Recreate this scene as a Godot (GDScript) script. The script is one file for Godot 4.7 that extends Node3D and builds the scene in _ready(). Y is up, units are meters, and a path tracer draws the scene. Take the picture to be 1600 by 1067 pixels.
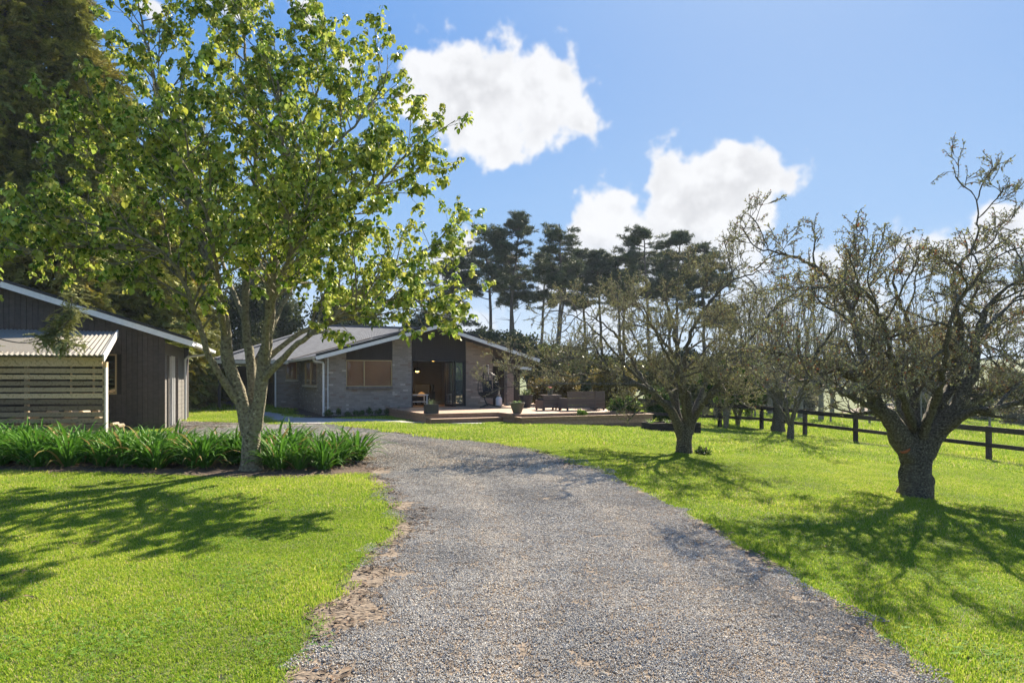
extends Node3D
# A gravel drive past a leafy tree and old apple trees to a brick house; camera at the origin 1.7 m up, looking along -z.

const EXPO := 3.25
const SUN_AZ := 24.7
const SUN_EL := 37.0
const HOUSE_AT := Vector3(-7.96, 0.0, -29.0)
const HOUSE_TURN := 25.0
const SHED_AT := Vector3(-11.24, 0.0, -22.0)
const SHED_TURN := 19.0

var rng := RandomNumberGenerator.new()
var M := {}
var unit_box := BoxMesh.new()
var drive_poly := PackedVector2Array()
var drive_left := []
var drive_right := []
var bed_poly := PackedVector2Array()
var path_poly := PackedVector2Array()
var wobble := FastNoiseLite.new()


# ---------------------------------------------------------------- meshes
class Geo:
	var v := PackedVector3Array()
	var n := PackedVector3Array()
	var c := PackedColorArray()
	var idx := PackedInt32Array()
	var gnarl := 0.0
	var noise: FastNoiseLite

	func tri(a: Vector3, b: Vector3, d: Vector3, col: Color, nor := Vector3.ZERO) -> void:
		var g := (b - a).cross(d - a)
		if nor == Vector3.ZERO:
			nor = g.normalized()
		elif g.dot(nor) < 0.0:
			var t := b
			b = d
			d = t
		var k := v.size()
		v.push_back(a); v.push_back(d); v.push_back(b)
		n.push_back(nor); n.push_back(nor); n.push_back(nor)
		c.push_back(col); c.push_back(col); c.push_back(col)
		idx.push_back(k); idx.push_back(k + 1); idx.push_back(k + 2)

	func quad(a: Vector3, b: Vector3, d: Vector3, e: Vector3, col: Color, nor := Vector3.ZERO) -> void:
		tri(a, b, d, col, nor)
		tri(a, d, e, col, nor)

	func box(at: Vector3, size: Vector3, col := Color.WHITE, b := Basis.IDENTITY) -> void:
		var h := size * 0.5
		for ax in 3:
			for s in [-1.0, 1.0]:
				var nn := Vector3.ZERO
				nn[ax] = s
				var u := Vector3.ZERO
				u[(ax + 1) % 3] = h[(ax + 1) % 3]
				var w := Vector3.ZERO
				w[(ax + 2) % 3] = h[(ax + 2) % 3]
				var o := nn * h[ax]
				quad(at + b * (o - u - w), at + b * (o + u - w), at + b * (o + u + w), at + b * (o - u + w), col, b * nn)

	func extrude(poly: PackedVector2Array, z0: float, z1: float, col := Color.WHITE, b := Transform3D.IDENTITY) -> void:
		var ids := Geometry2D.triangulate_polygon(poly)
		var nf := b.basis * Vector3(0, 0, 1)
		for k in range(0, ids.size(), 3):
			var a := poly[ids[k]]; var d := poly[ids[k + 1]]; var e := poly[ids[k + 2]]
			tri(b * Vector3(a.x, a.y, z1), b * Vector3(d.x, d.y, z1), b * Vector3(e.x, e.y, z1), col, nf)
			tri(b * Vector3(a.x, a.y, z0), b * Vector3(d.x, d.y, z0), b * Vector3(e.x, e.y, z0), col, -nf)
		var cen := Vector2.ZERO
		for p in poly:
			cen += p / poly.size()
		var cw := Geometry2D.is_polygon_clockwise(poly)
		for k in poly.size():
			var p := poly[k]; var q := poly[(k + 1) % poly.size()]
			var e2 := (q - p)
			var o2 := Vector2(e2.y, -e2.x).normalized() * (-1.0 if cw else 1.0)
			quad(b * Vector3(p.x, p.y, z0), b * Vector3(q.x, q.y, z0), b * Vector3(q.x, q.y, z1), b * Vector3(p.x, p.y, z1), col, b.basis * Vector3(o2.x, o2.y, 0))

	func tube(pts: Array, rad: Array, sides: int, col := Color.WHITE, cap := false) -> void:
		var m := pts.size()
		if m < 2:
			return
		var t0: Vector3 = (pts[1] - pts[0]).normalized()
		var x := t0.cross(Vector3.UP if absf(t0.y) < 0.9 else Vector3.RIGHT).normalized()
		var base := v.size()
		for k in m:
			var t: Vector3 = (pts[mini(k + 1, m - 1)] - pts[maxi(k - 1, 0)]).normalized()
			x = (x - t * x.dot(t)).normalized()
			var y := t.cross(x)
			var p: Vector3 = pts[k]
			for s in sides:
				var a := TAU * s / sides
				var d := x * cos(a) + y * sin(a)
				var r: float = rad[k]
				if gnarl > 0.0:
					var q := p + d * r
					r *= 1.0 + gnarl * (noise.get_noise_3d(q.x * 110.0, q.y * 60.0, q.z * 110.0) + 0.7 * noise.get_noise_3d(q.x * 420.0, q.y * 170.0, q.z * 420.0))
				v.push_back(p + d * r)
				n.push_back(d)
				c.push_back(col)
		for k in m - 1:
			for s in sides:
				var a := base + k * sides + s
				var b := base + k * sides + (s + 1) % sides
				var e := b + sides
				var f := a + sides
				idx.push_back(a); idx.push_back(e); idx.push_back(b)
				idx.push_back(a); idx.push_back(f); idx.push_back(e)
		if cap:
			for which in [0, m - 1]:
				var t: Vector3 = (pts[mini(which + 1, m - 1)] - pts[maxi(which - 1, 0)]).normalized() * (1.0 if which else -1.0)
				for s in range(1, sides - 1):
					var o: int = base + which * sides
					tri(v[o], v[o + s], v[o + s + 1], col, t)

	func lathe(profile: Array, sides: int, at := Vector3.ZERO, col := Color.WHITE) -> void:
		for k in profile.size() - 1:
			var p: Vector2 = profile[k]; var q: Vector2 = profile[k + 1]
			var e := q - p
			var o := Vector2(e.y, -e.x).normalized()
			for s in sides:
				var a := TAU * s / sides; var b := TAU * (s + 1) / sides; var mid := (a + b) * 0.5
				quad(at + Vector3(p.x * cos(a), p.y, p.x * sin(a)), at + Vector3(p.x * cos(b), p.y, p.x * sin(b)), at + Vector3(q.x * cos(b), q.y, q.x * sin(b)), at + Vector3(q.x * cos(a), q.y, q.x * sin(a)), col, Vector3(o.x * cos(mid), o.y, o.x * sin(mid)))

	func mesh(mat: Material, flat := false) -> ArrayMesh:
		var arr := []
		arr.resize(Mesh.ARRAY_MAX)
		arr[Mesh.ARRAY_VERTEX] = v
		if not flat:
			arr[Mesh.ARRAY_NORMAL] = n
		arr[Mesh.ARRAY_COLOR] = c
		arr[Mesh.ARRAY_INDEX] = idx
		var me := ArrayMesh.new()
		me.add_surface_from_arrays(Mesh.PRIMITIVE_TRIANGLES, arr)
		me.surface_set_material(0, mat)
		return me


func rr(a: float, b: float) -> float:
	return rng.randf_range(a, b)


func rdir() -> Vector3:
	while true:
		var q := Vector3(rr(-1, 1), rr(-1, 1), rr(-1, 1))
		if q.length_squared() < 1.0 and q.length_squared() > 0.01:
			return q.normalized()
	return Vector3.UP


func nth(k: int) -> String:
	return ["first", "second", "third", "fourth", "fifth", "sixth", "seventh", "eighth", "ninth", "tenth", "eleventh", "twelfth", "thirteenth", "fourteenth", "fifteenth", "sixteenth", "seventeenth", "eighteenth", "nineteenth", "twentieth", "twenty-first", "twenty-second", "twenty-third", "twenty-fourth", "twenty-fifth", "twenty-sixth", "twenty-seventh", "twenty-eighth", "twenty-ninth", "thirtieth", "thirty-first"][k]


func V2(x: float, z: float) -> Vector2:
	return Vector2(x, z)


# ---------------------------------------------------------------- objects
func tag(o: Node, label: String, category: String, group := "") -> Node:
	o.set_meta("label", label)
	o.set_meta("category", category)
	if group:
		o.set_meta("group", group)
	return o


func thing(called: String, label: String, category: String, at := Vector3.ZERO, turn := 0.0, group := "") -> Node3D:
	var o := Node3D.new()
	o.name = numbered(called)
	add_child(o)
	o.position = at
	o.rotation_degrees.y = turn
	tag(o, label, category, group)
	return o


func numbered(called: String) -> String:
	if not has_node(NodePath(called)):
		return called
	var k := 1
	while has_node(NodePath("%s_%03d" % [called, k])):
		k += 1
	return "%s_%03d" % [called, k]


func put(called: String, me: Mesh, parent: Node = null) -> MeshInstance3D:
	var o := MeshInstance3D.new()
	o.mesh = me
	if parent == null:
		o.name = numbered(called)
		add_child(o)
	else:
		o.name = called
		parent.add_child(o, true)
	return o


func struct(called: String, me: Mesh) -> MeshInstance3D:
	var o := put(called, me)
	o.set_meta("kind", "structure")
	return o


func pbox(called: String, parent: Node, at: Vector3, size: Vector3, mat: Material, turn := Vector3.ZERO) -> MeshInstance3D:
	var o := put(called, unit_box, parent)
	o.material_override = mat
	o.transform = Transform3D(Basis.from_euler(turn * PI / 180.0).scaled_local(size), at)
	return o


func bar(called: String, parent: Node, a: Vector3, b: Vector3, wide: float, high: float, mat: Material) -> MeshInstance3D:
	var o := put(called, unit_box, parent)
	o.material_override = mat
	var x := (b - a)
	var len := x.length()
	x = x.normalized()
	var z := x.cross(Vector3.UP if absf(x.y) < 0.9 else Vector3.RIGHT).normalized()
	var y := z.cross(x)
	o.transform = Transform3D(Basis(x * len, y * high, z * wide), (a + b) * 0.5)
	return o


func many(called: String, me: Mesh, where: Array, tint: Array, parent: Node = null) -> MultiMeshInstance3D:
	var mm := MultiMesh.new()
	mm.transform_format = MultiMesh.TRANSFORM_3D
	mm.use_colors = tint.size() > 0
	mm.mesh = me
	mm.instance_count = where.size()
	for k in where.size():
		mm.set_instance_transform(k, where[k])
		if tint.size():
			mm.set_instance_color(k, tint[k])
	var o := MultiMeshInstance3D.new()
	o.multimesh = mm
	o.set_meta("kind", "stuff")
	if parent == null:
		o.name = numbered(called)
		add_child(o)
	else:
		o.name = called
		parent.add_child(o, true)
	return o


# ---------------------------------------------------------------- materials
func lin(r: float, g: float, b: float) -> Color:
	return Color(r, g, b).linear_to_srgb()


func ntex(sd: int, freq: float, cols: Array, oct := 4, kind := FastNoiseLite.TYPE_SIMPLEX_SMOOTH, size := 512) -> NoiseTexture2D:
	var f := FastNoiseLite.new()
	f.seed = sd
	f.noise_type = kind
	f.frequency = freq
	f.fractal_octaves = oct
	if kind == FastNoiseLite.TYPE_CELLULAR:
		f.cellular_return_type = FastNoiseLite.RETURN_CELL_VALUE
		f.fractal_type = FastNoiseLite.FRACTAL_NONE
	var t := NoiseTexture2D.new()
	t.width = size
	t.height = size
	t.seamless = true
	t.noise = f
	var gr := Gradient.new()
	var off := PackedFloat32Array()
	var cc := PackedColorArray()
	for k in cols.size():
		off.push_back(0.12 + 0.76 * float(k) / (cols.size() - 1))
		cc.push_back(cols[k])
	gr.offsets = off
	gr.colors = cc
	t.color_ramp = gr
	return t


func mat(r: float, g: float, b: float, rough := 0.8, metal := 0.0) -> StandardMaterial3D:
	var m := StandardMaterial3D.new()
	m.albedo_color = lin(r, g, b)
	m.roughness = rough
	m.metallic = metal
	return m


func nmat(sd: int, freq: float, cols: Array, scale: float, relief := 0.0, rough := 0.85, oct := 4, world := true, kind := FastNoiseLite.TYPE_SIMPLEX_SMOOTH) -> StandardMaterial3D:
	var m := StandardMaterial3D.new()
	m.albedo_texture = ntex(sd, freq, cols, oct, kind)
	m.roughness = rough
	m.uv1_triplanar = true
	m.uv1_world_triplanar = world
	m.uv1_scale = Vector3.ONE * scale
	if relief > 0.0:
		m.heightmap_enabled = true
		m.heightmap_scale = relief
		m.heightmap_texture = ntex(sd + 1, freq * 1.6, [Color.BLACK, Color.WHITE], oct, kind)
	return m


func leafmat(rough: float, back: Color, base := Color.WHITE) -> StandardMaterial3D:
	var m := StandardMaterial3D.new()
	m.albedo_color = base
	m.vertex_color_use_as_albedo = true
	m.roughness = rough
	m.cull_mode = BaseMaterial3D.CULL_DISABLED
	m.backlight_enabled = true
	m.backlight = back
	return m


func materials() -> void:
	M.leaf = leafmat(0.45, Color(0.8, 0.8, 0.8))
	M.leaf.metallic_specular = 0.16
	M.grass = leafmat(0.6, Color(0.9, 0.9, 0.9))
	M.grass.metallic_specular = 0.12
	M.strap = leafmat(0.5, Color(0.75, 0.75, 0.75))
	M.strap.metallic_specular = 0.2
	M.twig = leafmat(0.85, Color(0.7, 0.7, 0.7))
	M.twig.metallic_specular = 0.1
	M.needle = leafmat(0.7, Color(0.6, 0.6, 0.6))
	M.painted = StandardMaterial3D.new()   # takes its colour from the vertices
	M.painted.vertex_color_use_as_albedo = true
	M.painted.roughness = 0.9
	M.bark = nmat(11, 0.022, [lin(.045, .034, .022), lin(.13, .11, .075), lin(.25, .22, .155), lin(.2, .185, .1), lin(.5, .47, .38)], 1.2, 2.0, 0.95, 5, true)
	M.apple_bark = nmat(21, 0.03, [lin(.03, .025, .02), lin(.095, .08, .061), lin(.175, .16, .12), lin(.38, .36, .27)], 1.4, 4.0, 0.95, 5, true)
	M.pine_bark = nmat(31, 0.02, [lin(.09, .075, .065), lin(.19, .16, .14)], 0.6, 0.0, 0.95)
	M.bare_bark = nmat(33, 0.02, [lin(.13, .115, .095), lin(.25, .23, .19)], 0.8, 0.0, 0.95)
	M.soil = nmat(41, 0.02, [lin(.035, .042, .014), lin(.085, .115, .022), lin(.055, .075, .016)], 0.35, 1.0, 1.0)
	M.dust = nmat(43, 0.03, [lin(.085, .064, .047), lin(.14, .108, .08), lin(.2, .155, .115), lin(.115, .09, .068)], 0.6, 1.2, 1.0, 5)
	M.mulch = nmat(45, 0.06, [lin(.03, .02, .014), lin(.1, .065, .045), lin(.2, .13, .09)], 0.9, 2.0, 1.0, 4)
	M.concrete = nmat(47, 0.02, [lin(.26, .245, .23), lin(.36, .345, .325)], 0.5, 0.2, 0.9)
	M.mortar = nmat(49, 0.05, [lin(.18, .16, .14), lin(.25, .225, .2)], 1.5, 0.3, 0.95)
	M.brick = StandardMaterial3D.new()
	M.brick.vertex_color_use_as_albedo = true
	M.brick.roughness = 0.92
	M.brick.albedo_texture = ntex(50, 0.05, [lin(.62, .62, .62), lin(1, 1, 1)], 4)
	M.brick.uv1_triplanar = true
	M.brick.uv1_world_triplanar = true
	M.brick.uv1_scale = Vector3.ONE * 3.0
	M.cladding = []
	for k in 3:
		M.cladding.append(nmat(52, 0.01, [lin(.055, .045, .04) * (0.96 + 0.05 * k), lin(.085, .071, .064) * (0.96 + 0.05 * k)], 1.2, 0.1, 0.75))
	M.charcoal = mat(.032, .024, .022, 0.7)
	M.black = mat(.012, .012, .013, 0.5)
	M.white = nmat(55, 0.02, [lin(.62, .63, .63), lin(.75, .75, .74)], 0.7, 0.0, 0.5)
	M.cream = mat(.5, .45, .36, 0.5)
	M.tan_frame = mat(.4, .29, .15, 0.5)
	M.roof = nmat(57, 0.01, [lin(.12, .124, .135), lin(.17, .175, .19)], 0.4, 0.0, 0.9)
	M.roof.metallic_specular = 0.15
	M.iron = nmat(59, 0.02, [lin(.2, .18, .15), lin(.31, .29, .25), lin(.26, .215, .165)], 0.9, 0.0, 0.5)
	M.iron.metallic = 0.25
	M.grey_wood = []
	for k in 4:
		var q := 0.78 + 0.18 * k
		M.grey_wood.append(nmat(61 + k, 0.015, [lin(.2, .145, .085) * q, lin(.38, .29, .18) * q, lin(.3, .235, .15) * q], 1.3, 0.3, 0.9))
	M.fence_wood = []
	for k in 3:
		var q2 := 0.85 + 0.2 * k
		M.fence_wood.append(nmat(66 + k, 0.02, [lin(.028, .022, .018) * q2, lin(.07, .056, .045) * q2], 1.6, 0.4, 0.95))
	M.deck_wood = []
	for k in 3:
		var q3 := 0.88 + 0.13 * k
		M.deck_wood.append(nmat(70 + k, 0.012, [lin(.24, .135, .08) * q3, lin(.36, .225, .145) * q3], 1.2, 0.2, 0.7))
	M.wicker = []
	for k in 2:
		M.wicker.append(nmat(74 + k, 0.04, [lin(.1, .072, .055), lin(.18, .135, .105)], 2.0, 0.3, 0.8))
	M.dark_timber = nmat(77, 0.02, [lin(.012, .01, .008), lin(.035, .027, .022)], 1.6, 0.4, 0.95)
	M.room = nmat(79, 0.01, [lin(.24, .22, .2), lin(.28, .26, .235)], 0.3, 0.0, 0.9)
	M.floor = nmat(81, 0.01, [lin(.16, .1, .06), lin(.24, .16, .1)], 0.6, 0.0, 0.4)
	M.blind = mat(.27, .13, .07, 0.9)
	M.cloth = mat(.015, .017, .022, 0.95)
	M.tan_cloth = mat(.4, .3, .2, 0.95)
	M.pot_green = nmat(83, 0.03, [lin(.075, .075, .055), lin(.12, .118, .09)], 1.5, 0.1, 0.7)
	M.pot_dark = mat(.022, .023, .025, 0.6)
	M.stone_white = mat(.62, .6, .56, 0.6)
	M.steel = mat(.3, .3, .31, 0.35, 0.7)
	M.cut = nmat(85, 0.03, [lin(.38, .1, .035), lin(.5, .2, .08)], 2.0, 0.0, 0.9)
	M.glass = StandardMaterial3D.new()
	M.glass.transparency = BaseMaterial3D.TRANSPARENCY_ALPHA
	M.glass.albedo_color = Color(0.05, 0.06, 0.06, 0.06)
	M.glass.roughness = 0.02
	M.glass.metallic_specular = 0.5
	M.tinted_glass = StandardMaterial3D.new()   # coated glass that mirrors the garden
	M.tinted_glass.albedo_color = Color(0.75, 0.8, 0.74)
	M.tinted_glass.metallic = 0.85
	M.tinted_glass.roughness = 0.03


# ---------------------------------------------------------------- ground shape
func ground_y(x: float, z: float) -> float:
	var s := x - 1.5
	var e := 0.5 * (s + sqrt(s * s + 0.5)) - 0.03
	e = maxf(e, 0.0)
	if e > 15.0:
		e = 15.0 + 22.0 * (1.0 - exp(-(e - 15.0) / 22.0))
	var r := Vector2(x, z).length()
	var h := -0.07 * e
	h += smoothstep(38.0, 60.0, -z) * smoothstep(-8.0, -16.0, x) * 0.7
	h += smoothstep(85.0, 220.0, r) * 5.0 + smoothstep(200.0, 500.0, r) * 9.0
	h += smoothstep(30.0, 120.0, r) * 1.2 * wobble.get_noise_2d(x * 0.5, z * 0.5)
	return h


func on(x: float, z: float, up := 0.0) -> Vector3:
	return Vector3(x, ground_y(x, z) + up, z)


func hw(u: float, y: float, w: float) -> Vector3:   # along the house front, up, out from the front
	return HOUSE_AT + Vector3(u, y, w).rotated(Vector3.UP, deg_to_rad(HOUSE_TURN))


func in_house(x: float, z: float) -> bool:
	var q := (Vector3(x, 0, z) - HOUSE_AT).rotated(Vector3.UP, -deg_to_rad(HOUSE_TURN))
	if q.z < 0.98 and q.x > -0.95 and q.z > -9.0 and q.x < 2.8 or q.z < 0.35 and q.x > -0.95 and q.z > -9.0 and q.x < 13.0:
		return true
	if q.z < -7.6 and q.x > -1.4 and q.x < 13.0 and q.z > -20.0:
		return true
	if q.x > 2.4 and q.x < 5.55 and q.z < 6.5 and q.z > 0.0:
		return true
	return q.x > 5.35 and q.x < 11.3 and q.z < 8.2 and q.z > 0.0


func in_shed(x: float, z: float) -> bool:
	var q := (Vector3(x, 0, z) - SHED_AT).rotated(Vector3.UP, -deg_to_rad(SHED_TURN))
	return q.x < 0.1 and q.x > -9.0 and q.z < 0.1 and q.z > -8.0


func near_line(x: float, z: float, line: Array) -> float:
	var p := Vector2(x, z)
	var best := 1e9
	for k in line.size() - 1:
		best = minf(best, p.distance_to(Geometry2D.get_closest_point_to_segment(p, line[k], line[k + 1])))
	return best


func smooth_line(pts: Array, step: float) -> Array:
	var out := []
	for k in pts.size() - 1:
		var a = pts[maxi(k - 1, 0)]; var b = pts[k]; var d = pts[k + 1]; var e = pts[mini(k + 2, pts.size() - 1)]
		var m: int = maxi(1, int(ceil((d - b).length() / step)))
		for j in m:
			out.append(b.cubic_interpolate(d, a, e, float(j) / m))
	out.append(pts[-1])
	return out


# ---------------------------------------------------------------- sky
func make_sky() -> ImageTexture:
	var W := 4096
	var H := 2048
	var small := Image.create_empty(512, 256, false, Image.FORMAT_RGBF)
	var sun := Vector3(sin(deg_to_rad(SUN_AZ)) * cos(deg_to_rad(SUN_EL)), sin(deg_to_rad(SUN_EL)), -cos(deg_to_rad(SUN_AZ)) * cos(deg_to_rad(SUN_EL)))
	for j in 256:
		var el := PI * 0.5 - (j + 0.5) / 256.0 * PI
		for i in 512:
			var az := ((i + 0.5) / 512.0 - 0.5) * TAU
			var d := Vector3(sin(az) * cos(el), sin(el), -cos(az) * cos(el))
			var e := rad_to_deg(maxf(el, 0.0))
			var c := Vector3(.72, .85, .98).lerp(Vector3(.33, .57, .94), smoothstep(0.0, 13.0, e))
			c = c.lerp(Vector3(.13, .36, .84), smoothstep(9.0, 27.0, e)).lerp(Vector3(.07, .24, .66), smoothstep(26.0, 75.0, e))
			var ang := rad_to_deg(acos(clampf(d.dot(sun), -1, 1)))
			c = c.lerp(Vector3(.72, .84, .98), 0.5 * exp(-pow(ang / 27.0, 2.0)))
			if el < 0.0:
				c = Vector3(.3, .33, .3)
			c /= EXPO
			small.set_pixel(i, j, Color(c.x, c.y, c.z))
	small.resize(W, H, Image.INTERPOLATE_BILINEAR)
	# clouds: [azimuth, elevation, radius] in degrees, first those ahead of the camera, then fair-weather ones all round
	var blobs := [[-5.4, 24.1, 3.3], [-1.6, 23.3, 4.1], [2.7, 23.7, 2.8], [-5.9, 20.9, 3.5], [-2.1, 19.5, 3.6], [2.7, 20.5, 3.9], [4.6, 22.5, 2.4], [-0.8, 17.9, 1.7], [-8.5, 24.5, 1.4], [5.9, 20.4, 1.4],
		[15.7, 16.1, 3.0], [12.7, 15.0, 2.9], [19.1, 15.5, 2.9], [21.5, 15.0, 1.9], [8.5, 14.1, 2.1], [6.9, 12.4, 2.3], [18.2, 17.0, 1.5], [16.2, 11.1, 3.3], [19.1, 10.2, 2.9], [13.7, 9.8, 3.6], [6.9, 10.0, 3.4], [4.3, 7.4, 3.2], [10.6, 8.3, 4.4], [17.5, 13.2, 2.4], [14.5, 13.0, 2.4], [11.0, 12.0, 2.4], [20.0, 12.6, 2.0], [8.5, 11.5, 2.2],
		[-16.7, 27.3, 1.6], [-21.5, 26.9, 1.9], [-13.7, 24.2, 1.2], [-28.1, 25.6, 1.1], [-8.5, 21.5, 1.4], [33.3, 8.6, 2.6], [36.2, 9.4, 2.6], [29.8, 8.7, 2.2], [35.3, 10.6, 1.6], [-4.8, 10.0, 2.8], [25.1, 8.2, 2.2], [-4.0, 4.5, 3.4], [8.0, 4.0, 3.5], [19.0, 5.0, 4.0], [27.0, 4.5, 3.5], [36.0, 4.5, 4.0]]
	rng.seed = 77
	for k in 44:
		var az0 := rr(44.0, 316.0)
		var el0 := rr(7.0, 38.0)
		var n := rng.randi_range(5, 9)
		for j in n:
			blobs.append([wrapf(az0 + rr(-6, 6), -180, 180), el0 + rr(-1.5, 2.5), rr(1.2, 3.4)])
	var D := PackedFloat32Array()
	D.resize(W * H / 2)
	D.fill(0.0)
	var per := W / 360.0
	for b in blobs:
		var reach: float = b[2] * 1.6
		var squeeze := 1.0 / cos(deg_to_rad(b[1]))
		for j in range(maxi(0, int((90.0 - b[1] - reach) * per)), mini(H / 2 - 1, int((90.0 - b[1] + reach) * per))):
			var dy := ((90.0 - j / per) - float(b[1])) / float(b[2])
			if dy < 0.0:
				dy *= 1.25
			for i in range(int((b[0] + 180.0 - reach * squeeze) * per), int((b[0] + 180.0 + reach * squeeze) * per)):
				var dx := ((i / per - 180.0) - float(b[0])) / (float(b[2]) * squeeze)
				D[j * W + posmod(i, W)] += exp(-2.1 * (dx * dx + dy * dy))
	var f1 := FastNoiseLite.new()
	f1.seed = 5
	f1.frequency = 0.026
	f1.fractal_octaves = 5
	f1.fractal_gain = 0.55
	var f2 := FastNoiseLite.new()
	f2.seed = 9
	f2.frequency = 0.012
	f2.fractal_octaves = 3
	for j in H / 2:
		for i in W:
			var base := D[j * W + i]
			if base < 0.02:
				continue
			var puff := f1.get_noise_2d(i, j)
			var val := minf(base, 1.4) - 0.24 + 0.7 * puff + 0.25 * f2.get_noise_2d(i, j)
			if val <= 0.0:
				continue
			var a := smoothstep(0.0, 0.5, val)
			a = minf(a, 0.97) * (0.55 + 0.45 * smoothstep(H * 0.475, H * 0.43, j))
			# thicker parts away from the sun are a little greyer and bluer
			var toward_sun := f1.get_noise_2d(i + 8, j - 10) + f2.get_noise_2d(i + 12, j - 16) - puff * 0.6
			var body := clampf(val * 1.1 - 0.25, 0.0, 1.0)
			var shade := clampf(1.0 - 0.2 * body * clampf(0.35 + toward_sun * 1.3, 0.0, 1.0), 0.66, 1.0)
			var cc := Color(0.98 * shade, 0.985 * shade, (0.96 * shade + 0.04)) * (1.0 / EXPO)
			var o := small.get_pixel(i, j)
			small.set_pixel(i, j, Color(lerpf(o.r, cc.r, a), lerpf(o.g, cc.g, a), lerpf(o.b, cc.b, a)))
	var turned := Image.create_empty(W, H, false, Image.FORMAT_RGBF)   # column 0 lies ahead, along -z
	turned.blit_rect(small, Rect2i(W / 2, 0, W / 2, H), Vector2i(0, 0))
	turned.blit_rect(small, Rect2i(0, 0, W / 2, H), Vector2i(W / 2, 0))
	return ImageTexture.create_from_image(turned)


# ---------------------------------------------------------------- lawn, drive, beds
func ground() -> void:
	var xs := []
	var zs := []
	var q := -700.0
	while q < 700.0:
		xs.append(q)
		q += clampf(absf(q) * 0.11 - 1.4, 0.5, 40.0)
	xs.append(700.0)
	q = 250.0
	while q > -760.0:
		zs.append(q)
		q -= clampf(absf(q + 12.0) * 0.1 - 2.0, 0.6, 40.0)
	zs.append(-760.0)
	var arr := []
	arr.resize(Mesh.ARRAY_MAX)
	var v := PackedVector3Array()
	var n := PackedVector3Array()
	var ix := PackedInt32Array()
	var nx := xs.size()
	for z in zs:
		for x in xs:
			v.push_back(on(x, z))
			n.push_back(Vector3(ground_y(x - .2, z) - ground_y(x + .2, z), 0.4, ground_y(x, z - .2) - ground_y(x, z + .2)).normalized())
	for j in zs.size() - 1:
		for i in nx - 1:
			var a := j * nx + i
			ix.append_array(PackedInt32Array([a, a + nx, a + 1, a + 1, a + nx, a + nx + 1]))
	arr[Mesh.ARRAY_VERTEX] = v
	arr[Mesh.ARRAY_NORMAL] = n
	arr[Mesh.ARRAY_INDEX] = ix
	var me := ArrayMesh.new()
	me.add_surface_from_arrays(Mesh.PRIMITIVE_TRIANGLES, arr)
	me.surface_set_material(0, M.soil)
	struct("ground", me)


func sheet(called: String, poly: PackedVector2Array, up: float, m: Material, cell := 0.5) -> void:
	# a polygon laid over the ground, cut in cells so that it follows the slope
	var g := Geo.new()
	var lo := poly[0]
	var hi := poly[0]
	for p in poly:
		lo = lo.min(p)
		hi = hi.max(p)
	var x := lo.x
	while x < hi.x:
		var z := lo.y
		while z < hi.y:
			var sq := PackedVector2Array([Vector2(x, z), Vector2(x + cell, z), Vector2(x + cell, z + cell), Vector2(x, z + cell)])
			for piece in Geometry2D.intersect_polygons(poly, sq):
				var ids := Geometry2D.triangulate_polygon(piece)
				for k in range(0, ids.size(), 3):
					var a: Vector2 = piece[ids[k]]; var b: Vector2 = piece[ids[k + 1]]; var d: Vector2 = piece[ids[k + 2]]
					g.tri(on(a.x, a.y, up), on(b.x, b.y, up), on(d.x, d.y, up), Color.WHITE, Vector3.UP)
			z += cell
		x += cell
	struct(called, g.mesh(m))


func ragged(line: Array, amount: float, step: float) -> Array:
	var out := []
	for p in smooth_line(line, step):
		out.append(p + Vector2(wobble.get_noise_2d(p.x * 60.0, p.y * 60.0), wobble.get_noise_2d(p.y * 60.0, p.x * 60.0 + 300.0)) * amount)
	return out


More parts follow.
